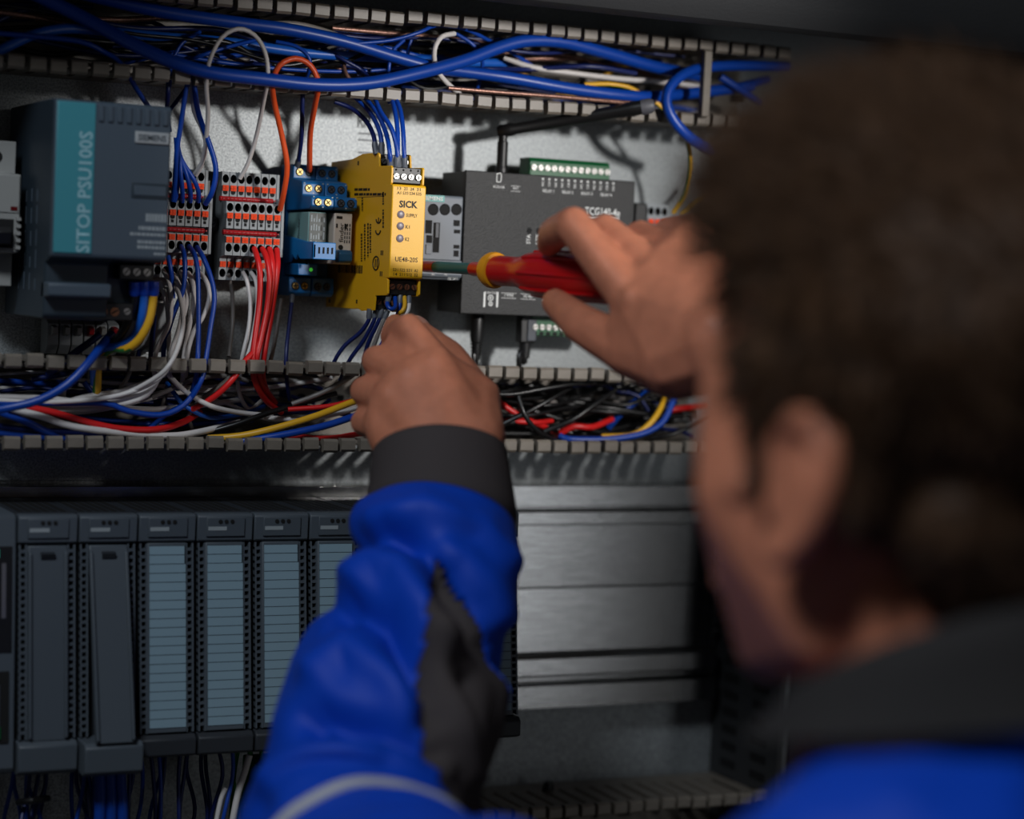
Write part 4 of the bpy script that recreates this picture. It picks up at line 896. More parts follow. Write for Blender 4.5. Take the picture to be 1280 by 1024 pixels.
# lower duct, left part
GD_ = 'wires lying in the lower duct, left part'
ld = [([(-10, 496, .06), (60, 498, .06), (120, 506, .062), (180, 512, .06), (240, 508, .055), (300, 500, .04)], .0018, 'white', 'white wire along the left of the lower duct, upper one'),
      ([(10, 510, .074), (50, 520, .076), (90, 533, .076), (150, 541, .072), (210, 545, .068), (250, 540, .06), (300, 528, .05)], .0021, 'white', 'thick white wire sagging lowest in the lower duct left'),
      ([(20, 508, .07), (60, 514, .072), (110, 528, .072), (150, 536, .072), (195, 537, .07), (228, 528, .06), (250, 515, .05)], .0021, 'red', 'red wire sagging along the left of the lower duct'),
      ([(-10, 504, .066), (60, 504, .068), (130, 504, .07), (160, 514, .072), (200, 519, .072), (228, 508, .072), (246, 486, .07), (254, 466, .066)], .0019, 'blue', 'blue wire curving up right out of the lower duct left'),
      ([(-10, 512, .07), (30, 526, .072), (62, 542, .07), (90, 552, .06)], .0023, 'blue', 'blue cable sloping down at the far left of the lower duct'),
      ([(-10, 540, .07), (40, 546, .07), (100, 548, .068), (160, 547, .064), (220, 545, .05)], .002, 'blue', 'blue wire along the bottom fingers, far left'),
      ([(-10, 532, .05), (40, 538, .05), (100, 541, .05), (160, 546, .05)], .002, 'darkblue', 'dark blue wire low at the far left of the lower duct'),
      ([(208, 478, .05), (218, 492, .056), (232, 508, .06), (262, 522, .058), (300, 518, .05), (330, 508, .04)], .0015, 'lightblue', 'light blue wire crossing under the straight blue wire'),
      ([(210, 468, .06), (230, 488, .066), (262, 507, .068), (300, 516, .06), (340, 520, .05)], .0017, 'white', 'white wire sloping right below the left terminal block'),
      ([(190, 497, .056), (215, 486, .06), (245, 474, .06), (280, 470, .056), (310, 476, .05)], .0015, 'grey', 'grey wire humped over the middle left of the lower duct'),
      ([(140, 498, .055), (152, 484, .06), (162, 466, .06), (165, 450, .055)], .0015, 'grey', 'grey wire rising to the fingers near the bracket'),
      ([(92, 466, .05), (82, 478, .055), (79, 496, .055), (85, 510, .05)], .0017, 'grey', 'grey wire bent like a hook at the left of the lower duct'),
      ([(105, 478, .05), (118, 494, .05), (130, 504, .045)], .0017, 'blue', 'short blue wire stub in the lower duct below the fuse terminals'),
      ([(292, 468, .06), (272, 484, .06), (248, 502, .06), (236, 520, .055), (240, 536, .05)], .0014, 'grey', 'grey wire curving down left of the red wires'),
      ([(296, 470, .05), (300, 495, .05), (312, 512, .045), (328, 500, .04)], .0014, 'white', 'white wire loop beside the red wires'),
      ([(210, 480, .05), (200, 520, .05), (190, 540, .045)], .0015, 'grey', 'grey wire hanging steeply in the lower duct left'),
      ([(120, 462, .03), (121, 480, .03), (124, 498, .03)], .0026, 'yg', 'dim yellow green wire end behind the lower duct fingers'),
      ([(260, 548, .06), (300, 545, .068), (345, 535, .074), (395, 520, .076), (440, 503, .072), (480, 490, .06)], .0022, 'yg', 'yellow green wire rising towards the bare left hand'),
      ([(290, 553, .066), (340, 546, .074), (400, 534, .078), (445, 520, .074), (490, 505, .06)], .0023, 'blue', 'blue cable under the yellow green one by the left hand'),
      ([(360, 512, .06), (410, 508, .066), (445, 500, .066), (490, 488, .055)], .0016, 'red', 'red wire just above the blue cable by the left hand'),
      ([(365, 505, .06), (400, 492, .066), (430, 476, .07), (448, 464, .07)], .0016, 'grey', 'grey wire sloping up to the left hand'),
      ([(330, 522, .05), (380, 524, .056), (430, 515, .058), (480, 498, .05)], .0016, 'white', 'white wire between yellow green and red ones by the hand'),
      ([(230, 548, .05), (290, 532, .06), (340, 515, .06), (420, 492, .05)], .0018, 'black', 'black wire rising behind the yellow green wire'),
      ([(340, 505, .05), (390, 510, .055), (440, 520, .055)], .0016, 'darkblue', 'dark blue wire near the left hand in the lower duct'),
      ([(360, 545, .06), (410, 548, .066), (450, 542, .06), (500, 535, .05)], .0018, 'red', 'red wire lowest beside the left hand')]
for p, r, c, l in ld: wire(p, r, c, l, GD_)
clutter(22, -.29, -.02, -.130, -.092, ['white', 'grey', 'darkblue', 'blue', 'black', 'white', 'darkblue'], 'thin %s wire in the lower duct tangle', '%s wires tangled in the left lower duct', d0=.006, d1=.045, seedv=5)
for i, (z, d) in enumerate(((482, .078), (488, .072), (477, .066), (494, .062))):
    wire([(213 - i, 455, d + .006), (204 - i, 468, d + .004), (184, z, d), (150, z + 12, d - .004), (110, z + 18, d - .006), (50, 503 + i * 3, d - .01), (-10, 500 + i * 4, d - .012)], .0016, 'white',
         ['white wire sweeping left from the white bunch, second from the front', 'white wire sweeping left from the white bunch, third from the front', 'white wire sweeping left from the white bunch, uppermost', 'white wire sweeping left from the white bunch, rearmost'][i], GL)
# lower duct, right part
GX = 'wires lying in the lower duct, right part'
rdx = [([(600, 492, .066), (640, 493, .07), (680, 486, .072), (720, 480, .07), (770, 478, .06)], .0017, 'black', 'black wire rising right along the upper fingers, right of the hand'),
       ([(648, 494, .07), (654, 515, .074), (666, 533, .074), (684, 546, .07), (710, 556, .055)], .0017, 'black', 'black wire hooking down at the middle of the lower duct'),
       ([(618, 498, .05), (634, 510, .054), (655, 523, .055), (682, 534, .05), (700, 545, .04)], .0020, 'red', 'red wire sloping down right beside the left wrist'),
       ([(624, 524, .05), (650, 527, .055), (672, 528, .055), (690, 526, .05)], .0017, 'red', 'short red wire beside the left wrist'),
       ([(700, 542, .056), (718, 533, .06), (740, 534, .06), (765, 524, .05)], .0021, 'red', 'red wire in the middle of the right lower duct'),
       ([(700, 545, .062), (712, 549, .066), (760, 549, .07), (800, 543, .072), (826, 530, .072), (838, 510, .07), (845, 488, .066)], .0022, 'blue', 'blue cable curving up at the right of the lower duct'),
       ([(752, 546, .06), (790, 544, .066), (810, 532, .068), (824, 514, .066), (831, 496, .06)], .0020, 'yg', 'yellow green wire beside the curving blue cable on the right'),
       ([(760, 535, .045), (778, 515, .05), (800, 497, .05), (812, 486, .045)], .0024, 'blue', 'blue cable behind, rising right in the lower duct'),
       ([(835, 513, .05), (855, 510, .05), (885, 507, .04)], .0022, 'red', 'dim red wire near the chin in the lower duct'),
       ([(625, 532, .06), (660, 515, .066), (690, 498, .066), (715, 484, .06)], .0016, 'black', 'black wire rising steeply right of the left wrist'),
       ([(680, 540, .06), (715, 525, .066), (740, 508, .066), (770, 487, .06)], .0019, 'black', 'glossy black wire rising in the middle of the right lower duct'),
       ([(810, 548, .06), (840, 543, .066), (870, 530, .066), (900, 515, .06)], .0015, 'black', 'black wire low near the chin in the lower duct'),
       ([(690, 535, .03), (720, 520, .035), (760, 508, .035), (810, 492, .03)], .0024, 'grey', 'grey cable behind the black wires, right lower duct')]
for p, r, c, l in rdx: wire(p, r, c, l, GX)
clutter(34, .035, .25, -.130, -.092, ['black', 'black', 'black', 'black', 'grey', 'black', 'red', 'darkblue', 'black'], 'thin %s wire in the lower duct tangle', '%s wires tangled in the right lower duct', d0=.006, d1=.055, seedv=8, rr=(.0012, .0021), span=(.08, .2))

# bundles hanging below the controller modules
def hang(n, xa, xb, cols, label, group, seedv, z0=-.318, z1=-.40):
    rnd = random.Random(seedv)
    for i in range(n):
        x = xa + (xb - xa) * (i + rnd.random()) / n; d = rnd.uniform(.07, .10); c = rnd.choice(cols)
        pts = [Vector((x, -d, z0)), Vector((x + rnd.uniform(-.004, .004), -d + rnd.uniform(-.006, .006), z0 - .02)), Vector((x + rnd.uniform(-.008, .008), -d + rnd.uniform(-.01, .01), z0 - .05)), Vector((x + rnd.uniform(-.012, .012), -d + .01, z1))]
        wire(pts, .0013, c, label % c.replace('darkblue', 'dark blue'), group % c)
hang(9, -.2275, -.207, ['darkblue', 'blue'], 'thin %s wire of the bundle under the closed plain door', '%s wires under the closed plain door', 11)
hang(12, -.190, -.166, ['blue', 'blue', 'darkblue'], 'thin %s wire of the bundle under the open plain door', '%s wires under the open plain door', 12)
hang(14, -.160, -.095, ['darkblue', 'blue', 'darkblue'], 'thin %s wire under the first label strip modules', '%s wires under the first label strip modules', 13)
hang(6, -.092, -.066, ['green', 'green', 'white', 'black'], 'thin %s wire hanging beside the blue sleeve', '%s wires beside the blue sleeve', 14)
wire([(312, 944, .1), (306, 965, .1), (298, 990, .1), (290, 1030, .1)], .0021, 'white', 'white wire hanging lowest beside the blue sleeve')
wire([(282, 985, .1), (276, 1000, .1), (270, 1030, .1)], .0016, 'white', 'short white wire at the bottom edge left of the sleeve')
t_ = MB(); t_.tube([P(22, 1003, .105), P(40, 1001, .112), P(60, 998, .105)], .002, n=10); tag(build('cable_tie', t_, W['black'], None, loc=P(40, 1001, .11)), 'black cable tie round the bundle under the closed plain door', 'cable tie')
a = P(316, 952, .09)
q = MB(); q.box(a.x, a.x + .03, -.1, -.07, a.z - .03, a.z); gb = tag(build('connector', q, mat('connector_green', (20, 110, 50), .45), None, bevel=.0008, loc=a), 'green plastic connector low beside the blue sleeve', 'connector')
q = MB()
for k in range(5): q.cyl((a.x + .004 + k * .0055, -.1004, a.z - .008), (a.x + .004 + k * .0055, -.0996, a.z - .008), .0018, n=10)
build('screw_well', q, voidm, gb, kind='stuff')

for i, (px, l) in enumerate(((124, 'thick blue cable under the open plain door, leftmost of three'), (137, 'thick blue cable under the open plain door, middle of three'), (150, 'thick blue cable under the open plain door, rightmost of three'))):
    wire([(px, 962, .11), (px + 1, 985, .112), (px + 1 + i, 1010, .114), (px + i * 2, 1045, .112)], .0034, 'blue', l, 'thick blue cables under the open plain door')
# ------------------------------------------------------------------ screwdriver
tip = P(529, 333, .074); a1 = Pz(612, 337.5, 1.312); end = Pz(800, 352, 1.205)
ax = (end - a1).normalized(); sx = (a1 - tip); sl = sx.length; sd = sx.normalized()
t = thing('screwdriver', 'red handled screwdriver with yellow collar held in the right fist', 'screwdriver', a1)
m = MB(); m.revolve(tip, sd, [(0, .0030), (.0006, .0036), (sl * .20, .0036)], 16); build('shaft_tip', m, redh, t, label='red insulated tip')
m = MB(); m.revolve(tip + sd * sl * .20, sd, [(0, .0033), (.0004, .0036), (sl * .56, .0036)], 16); build('shaft', m, tealh, t, label='green insulated shaft')
m = MB(); m.revolve(tip + sd * sl * .76, sd, [(0, .0038), (.0004, .0044), (sl * .22, .0048)], 16); build('shaft_base', m, redh, t, label='red shaft base')
m = MB(); m.revolve(a1 - sd * .002, ax, [(0, .007), (.0012, .0098), (.004, .0110), (.007, .0112), (.009, .0106), (.0095, .0095)], 24); build('collar', m, yel2, t, label='yellow collar ring')
HL = (end - a1).length
m = MB(); m.revolve(a1 + ax * .006, ax, [(0, .0088), (.004, .0092), (.018, .0090), (.026, .0094), (.034, .0122), (.046, .0134), (HL * .75, .0136), (HL - .012, .0130), (HL - .002, .0105), (HL, .006)], 24)
hd = build('handle', m, redh, t)
m = MB()
for k in range(8):
    an = k * math.pi / 4; u = ax.orthogonal().normalized(); v = ax.cross(u); n_ = (u * math.cos(an) + v * math.sin(an))
    m.tube([a1 + ax * .042 + n_ * .0126, a1 + ax * .06 + n_ * .0136, a1 + ax * (HL * .8) + n_ * .0135], .0010, n=6, step=.02)
build('grip_ridge', m, redh, hd, kind='stuff')

# ------------------------------------------------------------------ the person: one continuous body under hair and clothes
from mathutils import noise as NZ
def ico(sub):
    b = bmesh.new(); bmesh.ops.create_icosphere(b, subdivisions=sub, radius=1); v = [x.co.copy() for x in b.verts]; f = [[y.index for y in x.verts] for x in b.faces]; b.free(); return v, f
ICV, ICF = ico(2)
def hull(M, spheres):
    b = bmesh.new()
    for c, r in spheres:
        for v in ICV: b.verts.new(Vector(c) + v * r)
    res = bmesh.ops.convex_hull(b, input=b.verts[:])
    drop = [g for g in res['geom_interior'] + res['geom_unused'] if isinstance(g, bmesh.types.BMVert)]
    if drop: bmesh.ops.delete(b, geom=list(set(drop)), context='VERTS')
    b.verts.index_update(); b.verts.ensure_lookup_table()
    M.add([v.co.copy() for v in b.verts], [tuple(v.index for v in f.verts) for f in b.faces]); b.free()
def ellipsoid(M, c, axes):
    c = Vector(c); M.add([c + axes[0] * v.x + axes[1] * v.y + axes[2] * v.z for v in ico(3)[0]], [tuple(f) for f in ico(3)[1]])
def chain(M, pts):                                       # tapered limb through (point, radius)
    for i in range(len(pts) - 1): hull(M, [pts[i], pts[i + 1]])
def remeshed(name, M, m, vox, smooth=6, parent=None, disp=None, loc=None, factor=.5):
    me = M.mesh('raw', m, smooth=0); o = bpy.data.objects.new('raw', me); COL.objects.link(o)
    r = o.modifiers.new('r', 'REMESH'); r.mode = 'VOXEL'; r.voxel_size = vox; r.adaptivity = 0
    if smooth:
        s_ = o.modifiers.new('s', 'SMOOTH'); s_.factor = factor; s_.iterations = smooth
    dg = bpy.context.evaluated_depsgraph_get(); out = bpy.data.meshes.new_from_object(o.evaluated_get(dg))
    bpy.data.objects.remove(o); bpy.data.meshes.remove(me)
    off = origin(parent) if parent else Vector(loc)
    if disp:
        for v in out.vertices: v.co = v.co + disp(v.co, v.normal)
    for v in out.vertices: v.co = v.co - off
    out.name = name; out.materials.clear(); out.materials.append(m)
    out.polygons.foreach_set('use_smooth', [True] * len(out.polygons)); out.update()
    ob = bpy.data.objects.new(name, out); COL.objects.link(ob)
    if parent: ob.parent = parent
    else: ob.location = off
    ORG[ob.name] = off; return ob
YAW, PIT = math.radians(43), math.radians(9)
F0 = Vector((-math.sin(YAW), 0, math.cos(YAW))); L0 = Vector((-math.cos(YAW), 0, -math.sin(YAW))); U0 = Vector((0, -1, 0))
HF = camdir(F0 * math.cos(PIT) + U0 * math.sin(PIT)); HL_ = camdir(L0); HU = camdir(U0 * math.cos(PIT) - F0 * math.sin(PIT))
HO = Pz(1154, 618, .82)
def H(a, b, c): return HO + (HF * a + HL_ * b + HU * c) * .001
B = MB()
ellipsoid(B, H(-5, 0, 50), (HF * .094, HL_ * .075, HU * .078))
hull(B, [(H(62, s * 26, 40), .026) for s in (1, -1)] + [(H(50, s * 43, -8), .0205) for s in (1, -1)] + [(H(2, s * 46, -52), .014) for s in (1, -1)] + [(H(54, s * 12, -72), .014) for s in (1, -1)] + [(H(72, 0, -45), .020), (H(-20, 0, 30), .06)])
for s in (1, -1):
    hull(B, [(H(80, s * 12, 32), .010), (H(72, s * 34, 30), .0115)])               # brow
    hull(B, [(H(56, s * 43, -8), .0125), (H(38, s * 57, -2), .010)])                 # cheekbone
hull(B, [(H(88, 0, 22), .008), (H(99, 0, -16), .009)]); hull(B, [(H(96, 0, -18), .010), (H(86, 11, -20), .008), (H(86, -11, -20), .008)])
hull(B, [(H(83, 14, -42), .006), (H(86, 0, -40), .007), (H(83, -14, -42), .006)]); hull(B, [(H(82, 12, -50), .006), (H(85, 0, -51), .007), (H(82, -12, -50), .006)])
hull(B, [(H(58, 8, -74), .012), (H(58, -8, -74), .012)])
for s in (1, -1):                                        # ears: helix, antihelix, lobe, back plate
    E_ = lambda a, c, o=0.0: H(a * .82 - o * .4, s * (74 + o * .75), c * .80 + 1)
    hull(B, [(E_(-2, 22, 4), .006), (E_(-10, 6, 7), .006), (E_(0, -20, 3), .006), (E_(10, 5, 0), .006)])
    rim = [E_(13, 8, 3), E_(14, 22, 6), E_(7, 33, 9), E_(-6, 35, 12), E_(-16, 26, 14), E_(-18, 10, 14), E_(-13, -8, 12), E_(-5, -20, 9), E_(4, -27, 6), E_(10, -22, 3)]
    chain(B, [(p, .0042 if i < 7 else .0055) for i, p in enumerate(spline(rim, .006))])
    chain(B, [(p, .0032) for p in spline([E_(-2, 26, 8), E_(-9, 14, 9), E_(-8, -2, 8), E_(-1, -12, 6)], .006)])
    hull(B, [(E_(12, -2, 4), .0045), (E_(11, -8, 4), .004)])
nb = Pz(1180, 985, .80)
chain(B, [(H(-14, 0, -10), .056), (H(-26, 0, -70), .054), (nb, .060)])
def C3(p): px, py, z = p; return Pz(px, py, z)
LS, RS = C3((860, 1400, .72)), C3((1500, 1150, .90)); LE, RE = C3((446, 1090, 1.05)), C3((1421, 796, 1.14))
chest = C3((1190, 1480, .86))
hull(B, [(nb, .050), (C3((1180, 1150, .78)), .03)]); hull(B, [(C3((1180, 1150, .78)), .035), (LS, .035), (RS, .035), (chest, .075)])
LW, RW = C3((554, 580, 1.222)), C3((905, 428, 1.135))
chain(B, [(LS, .034), (C3((580, 1222, .90)), .034), (LE, .033), (C3((478, 935, 1.112)), .034), (C3((503, 845, 1.142)), .033), (C3((528, 765, 1.172)), .030), (C3((542, 670, 1.204)), .029), (LW, .025)])
chain(B, [(RS, .036), (RE, .037), (RE.lerp(RW, .3), .041), (RE.lerp(RW, .75), .031), (RW, .028)])
def finger(pts, r): chain(B, [(C3(p), q) for p, q in zip(pts, r)])
# left hand: back of the hand to the viewer, fingers curled round the wires
lm = [(546, 458, 1.246), (512, 472, 1.243), (489, 497, 1.240), (478, 532, 1.238)]
hull(B, [(LW, .024), (C3(lm[0]), .0125), (C3((592, 545, 1.225)), .016)])
hull(B, [(LW, .024), (C3(lm[0]), .0125), (C3(lm[1]), .0125)]); hull(B, [(LW, .024), (C3(lm[1]), .0125), (C3(lm[2]), .012)])
hull(B, [(LW, .024), (C3(lm[2]), .012), (C3(lm[3]), .0115)]); hull(B, [(C3((528, 585, 1.222)), .021), (C3(lm[3]), .0115), (C3((496, 560, 1.23)), .014)])
for p in lm: hull(B, [(C3((p[0], p[1], p[2] - .004)), .0098), (C3((p[0] + 5, p[1] + 14, p[2] - .006)), .008)])
hull(B, [(C3((540, 462, 1.245)), .010), (C3((500, 428, 1.268)), .0085), (C3((488, 452, 1.262)), .009), (C3((516, 470, 1.240)), .010)])
finger([lm[0], (511, 411, 1.262), (492, 420, 1.286), (494, 405, 1.302)], [.0118, .0094, .0084, .0066])
finger([lm[1], (471, 451, 1.262), (474, 452, 1.288), (494, 444, 1.298)], [.0118, .0094, .0084, .0072])
finger([lm[2], (456, 489, 1.262), (462, 486, 1.286), (486, 478, 1.296)], [.0112, .0092, .0082, .0072])
finger([lm[3], (455, 528, 1.258), (462, 522, 1.280), (486, 514, 1.290)], [.0106, .0084, .0075, .0066])
hull(B, [(C3((594, 560, 1.225)), .017), (C3((600, 496, 1.248)), .0125), (C3(lm[0]), .0115)])
finger([(598, 545, 1.225), (598, 500, 1.246), (562, 447, 1.275), (518, 410, 1.300)], [.016, .0128, .0105, .0072])
# right hand: fist round the screwdriver handle
rm = [(792, 376, 1.168), (818, 343, 1.178), (846, 316, 1.186), (868, 290, 1.196)]
hull(B, [(RW, .026), (C3(rm[0]), .0130), (C3(rm[1]), .0130)]); hull(B, [(RW, .026), (C3(rm[1]), .0130), (C3(rm[2]), .0125)]); hull(B, [(RW, .026), (C3(rm[2]), .0125), (C3(rm[3]), .0115)])
hull(B, [(RW, .026), (C3((845, 450, 1.15)), .022), (C3(rm[0]), .0125)]); hull(B, [(C3((850, 400, 1.185)), .022), (C3((830, 420, 1.17)), .022), (C3(rm[1]), .012)])
for p in rm: hull(B, [(C3((p[0], p[1], p[2] - .0070)), .0095), (C3((p[0] + 16, p[1] + 14, p[2] - .008)), .0065)])
finger([rm[0], (717, 281, 1.198), (693, 292, 1.232), (687, 305, 1.250)], [.0128, .0106, .0096, .0078])
finger([rm[1], (756, 289, 1.214), (738, 305, 1.244), (742, 330, 1.258)], [.0124, .0102, .0092, .0078])
finger([rm[2], (800, 296, 1.226), (778, 312, 1.252), (776, 338, 1.262)], [.0118, .0098, .0088, .0076])
finger([rm[3], (836, 290, 1.236), (815, 312, 1.256), (808, 336, 1.262)], [.0108, .0090, .0080, .0070])
for p in rm[1:]: hull(B, [(C3((p[0], p[1], p[2] - .0085)), .0085), (C3((p[0] + 45, p[1] + 62, 1.150)), .005)])
hull(B, [(C3((850, 448, 1.15)), .023), (C3((785, 438, 1.176)), .015), (C3(rm[0]), .0115)])
finger([(845, 450, 1.152), (782, 436, 1.176), (728, 406, 1.204), (694, 378, 1.238)], [.021, .0142, .0118, .0084])
person = remeshed('person', B, skin, .0017, 7, None, loc=chest)
tag(person, 'man in a blue work jacket seen from behind, gripping wires and a red screwdriver', 'person')
for s in (1, -1):
    m = MB(); m.revolve(H(72, s * 31, 8), HF, [(-.011, .004), (-.008, .009), (0, .0118), (.006, .0100), (.0105, .005), (.0116, .0015)], 16); ey = build('eye', m, mat('eye_white', (220, 214, 208), .2), person)
    m = MB(); m.revolve(H(83, s * 31, 8), HF, [(-.001, .0055), (.0008, .0050), (.0014, .0015)], 14); build('iris', m, mat('iris_brown', (60, 44, 30), .2), ey)
    m = MB(); chain(m, [(H(86, s * 16, 38), .0028), (H(84, s * 30, 43), .003), (H(74, s * 46, 38), .0022)]); build('eyebrow', m, hairm, person)
def nail(p, q, side, w_=.0052):
    a, b = C3(p), C3(q); d = (b - a).normalized(); n_ = camdir(Vector(side)); n_ = (n_ - d * n_.dot(d)).normalized(); s_ = d.cross(n_)
    m = MB(); ellipsoid(m, b + n_ * .0058, (d * .0062, s_ * w_, n_ * .0022)); build('nail', m, nailm, person, smooth=60)
nail((728, 406, 1.204), (697, 381, 1.236), (-.35, -.2, -1)); nail((562, 447, 1.275), (521, 412, 1.298), (.9, -.5, -.5))

# hair: a shaped cap plus strands
Hm = MB()
ellipsoid(Hm, H(-20, 0, 62), (HF * .094, HL_ * .083, HU * .084))
ellipsoid(Hm, H(14, 0, 104), (HF * .072, HL_ * .070, HU * .052))
hull(Hm, [(H(58, s * 30, 108), .024) for s in (1, -1)] + [(H(84, 6, 110), .018), (H(10, 0, 130), .030), (H(84, 24, 100), .016)])
hull(Hm, [(H(72, 20, 98), .015), (H(78, 26, 84), .009), (H(52, 46, 86), .018), (H(64, 40, 66), .009)])
for s in (1, -1):
    hull(Hm, [(H(26, s * 70, 46), .011), (H(-30, s * 72, 46), .013), (H(16, s * 74, 12), .005), (H(24, s * 72, 14), .004), (H(-26, s * 70, 2), .012)])
    hull(Hm, [(H(22, s * 71, 28), .007), (H(20, s * 74, -2), .0035), (H(14, s * 74, 6), .004)])
hull(Hm, [(H(-74, 0, 10), .030), (H(-50, 44, 0), .026), (H(-50, -44, 0), .026), (H(-60, 22, -34), .018), (H(-60, -22, -34), .018), (H(-64, 0, -42), .016)])
def hd_(co, n):
    q = (co - HO); a, b, c = q.dot(HF), q.dot(HL_), q.dot(HU)
    v = NZ.noise(Vector((a * 28, b * 70, c * 50))) * .0018 + NZ.noise(Vector((a * 60, b * 160, c * 90))) * .0012
    return n * (v if c > .03 else v * .5)
hair = remeshed('hair', Hm, hairm, .003, 5, person, disp=hd_, label=None) if False else remeshed('hair', Hm, hairm, .003, 5, person, disp=hd_)
rnd = random.Random(4); SM = MB(); polys = hair.data.polygons; off = origin(hair)
for k in range(14000):
    p = polys[rnd.randrange(len(polys))]; co = p.center + off; n = p.normal; q = co - HO; a, b, c = q.dot(HF) * 1000, q.dot(HL_) * 1000, q.dot(HU) * 1000
    if abs(b) > 64 and -24 < a < 15 and -30 < c < 30: continue
    if c > 80: fl = HF * .75 + HL_ * rnd.uniform(-.5, .5) + HU * .25; ln = rnd.uniform(.012, .026)
    elif c > 30: fl = HF * (.5 if a > 20 else -.3) - HU * .5 + HL_ * (.2 if b > 0 else -.2); ln = rnd.uniform(.008, .016)
    else: fl = -HU + HF * (-.3 if a < 0 else .0); ln = rnd.uniform(.004, .009)
    d = (n * rnd.uniform(.12, .42) + fl * rnd.uniform(.5, 1) + Vector((rnd.uniform(-.3, .3), rnd.uniform(-.3, .3), rnd.uniform(-.3, .3)))).normalized()
    d2 = (d + fl * .5).normalized(); wv = rnd.uniform(.0004, .0009); s1 = d.orthogonal().normalized(); s2 = d.cross(s1)
    b0 = co - n * .002; m1 = co + d * ln * .55; t1 = m1 + d2 * ln * .5
    SM.add([b0 + s1 * wv, b0 - s1 * wv * .5 + s2 * wv, b0 - s1 * wv * .5 - s2 * wv, m1 + s1 * wv * .7, m1 - s1 * wv * .4 + s2 * wv * .6, m1 - s1 * wv * .4 - s2 * wv * .6, t1],
           [(0, 1, 4, 3), (1, 2, 5, 4), (2, 0, 3, 5), (3, 4, 6), (4, 5, 6), (5, 3, 6)])
build('hair_strands', SM, hairm, hair, kind='stuff', smooth=180)

# jacket body
J = MB()
hull(J, [(C3((1190, 1075, .77)), .062), (LS, .062), (C3((1150, 1150, .73)), .062)]); hull(J, [(C3((1190, 1075, .77)), .062), (RS, .064), (C3((1330, 1090, .76)), .05)])
hull(J, [(LS, .062), (RS, .062), (C3((1100, 1620, .80)), .10), (C3((1330, 1560, .90)), .10)])
def jd(co, n):
    v = NZ.noise(co * 16) * .008 + NZ.noise(Vector((co.x * 22, co.y * 22, co.z * 40))) * .005
    return n * v
jacket = remeshed('jacket', J, bluef, .005, 8, person, disp=jd)
# collar band
TF = camdir(Vector((-.55, 0, .83))); TS = camdir(Vector((-.83, 0, -.55))); TU = camdir(Vector((0, -1, 0)))
m = MB(); N = 48; rings = []
c0, c1 = C3((1172, 905, .79)), C3((1168, 828, .79))
for j, (f_, dr) in enumerate(((0, .006), (.25, .003), (.6, 0), (.95, -.001), (1.0, -.003), (.95, -.006), (.4, -.007), (0, -.004))):
    rr = .066 + (.060 - .066) * f_ + dr; cc = c0.lerp(c1, f_); tl = .12 + .34 * f_
    for i in range(N):
        an = 2 * math.pi * i / N; k_ = math.cos(an)
        wob = NZ.noise(Vector((k_ * 2, math.sin(an) * 2, f_ * 2))) * .003
        m.v.append(cc + (TF * k_ + TS * math.sin(an)) * (rr + wob) - TU * (k_ * rr * tl))
for j in range(7):
    for i in range(N): m.f.append((j * N + i, j * N + (i + 1) % N, (j + 1) * N + (i + 1) % N, (j + 1) * N + i)); m.m.append(0)
build('collar', m, collarm, person, smooth=80, label='dark grey stand collar')

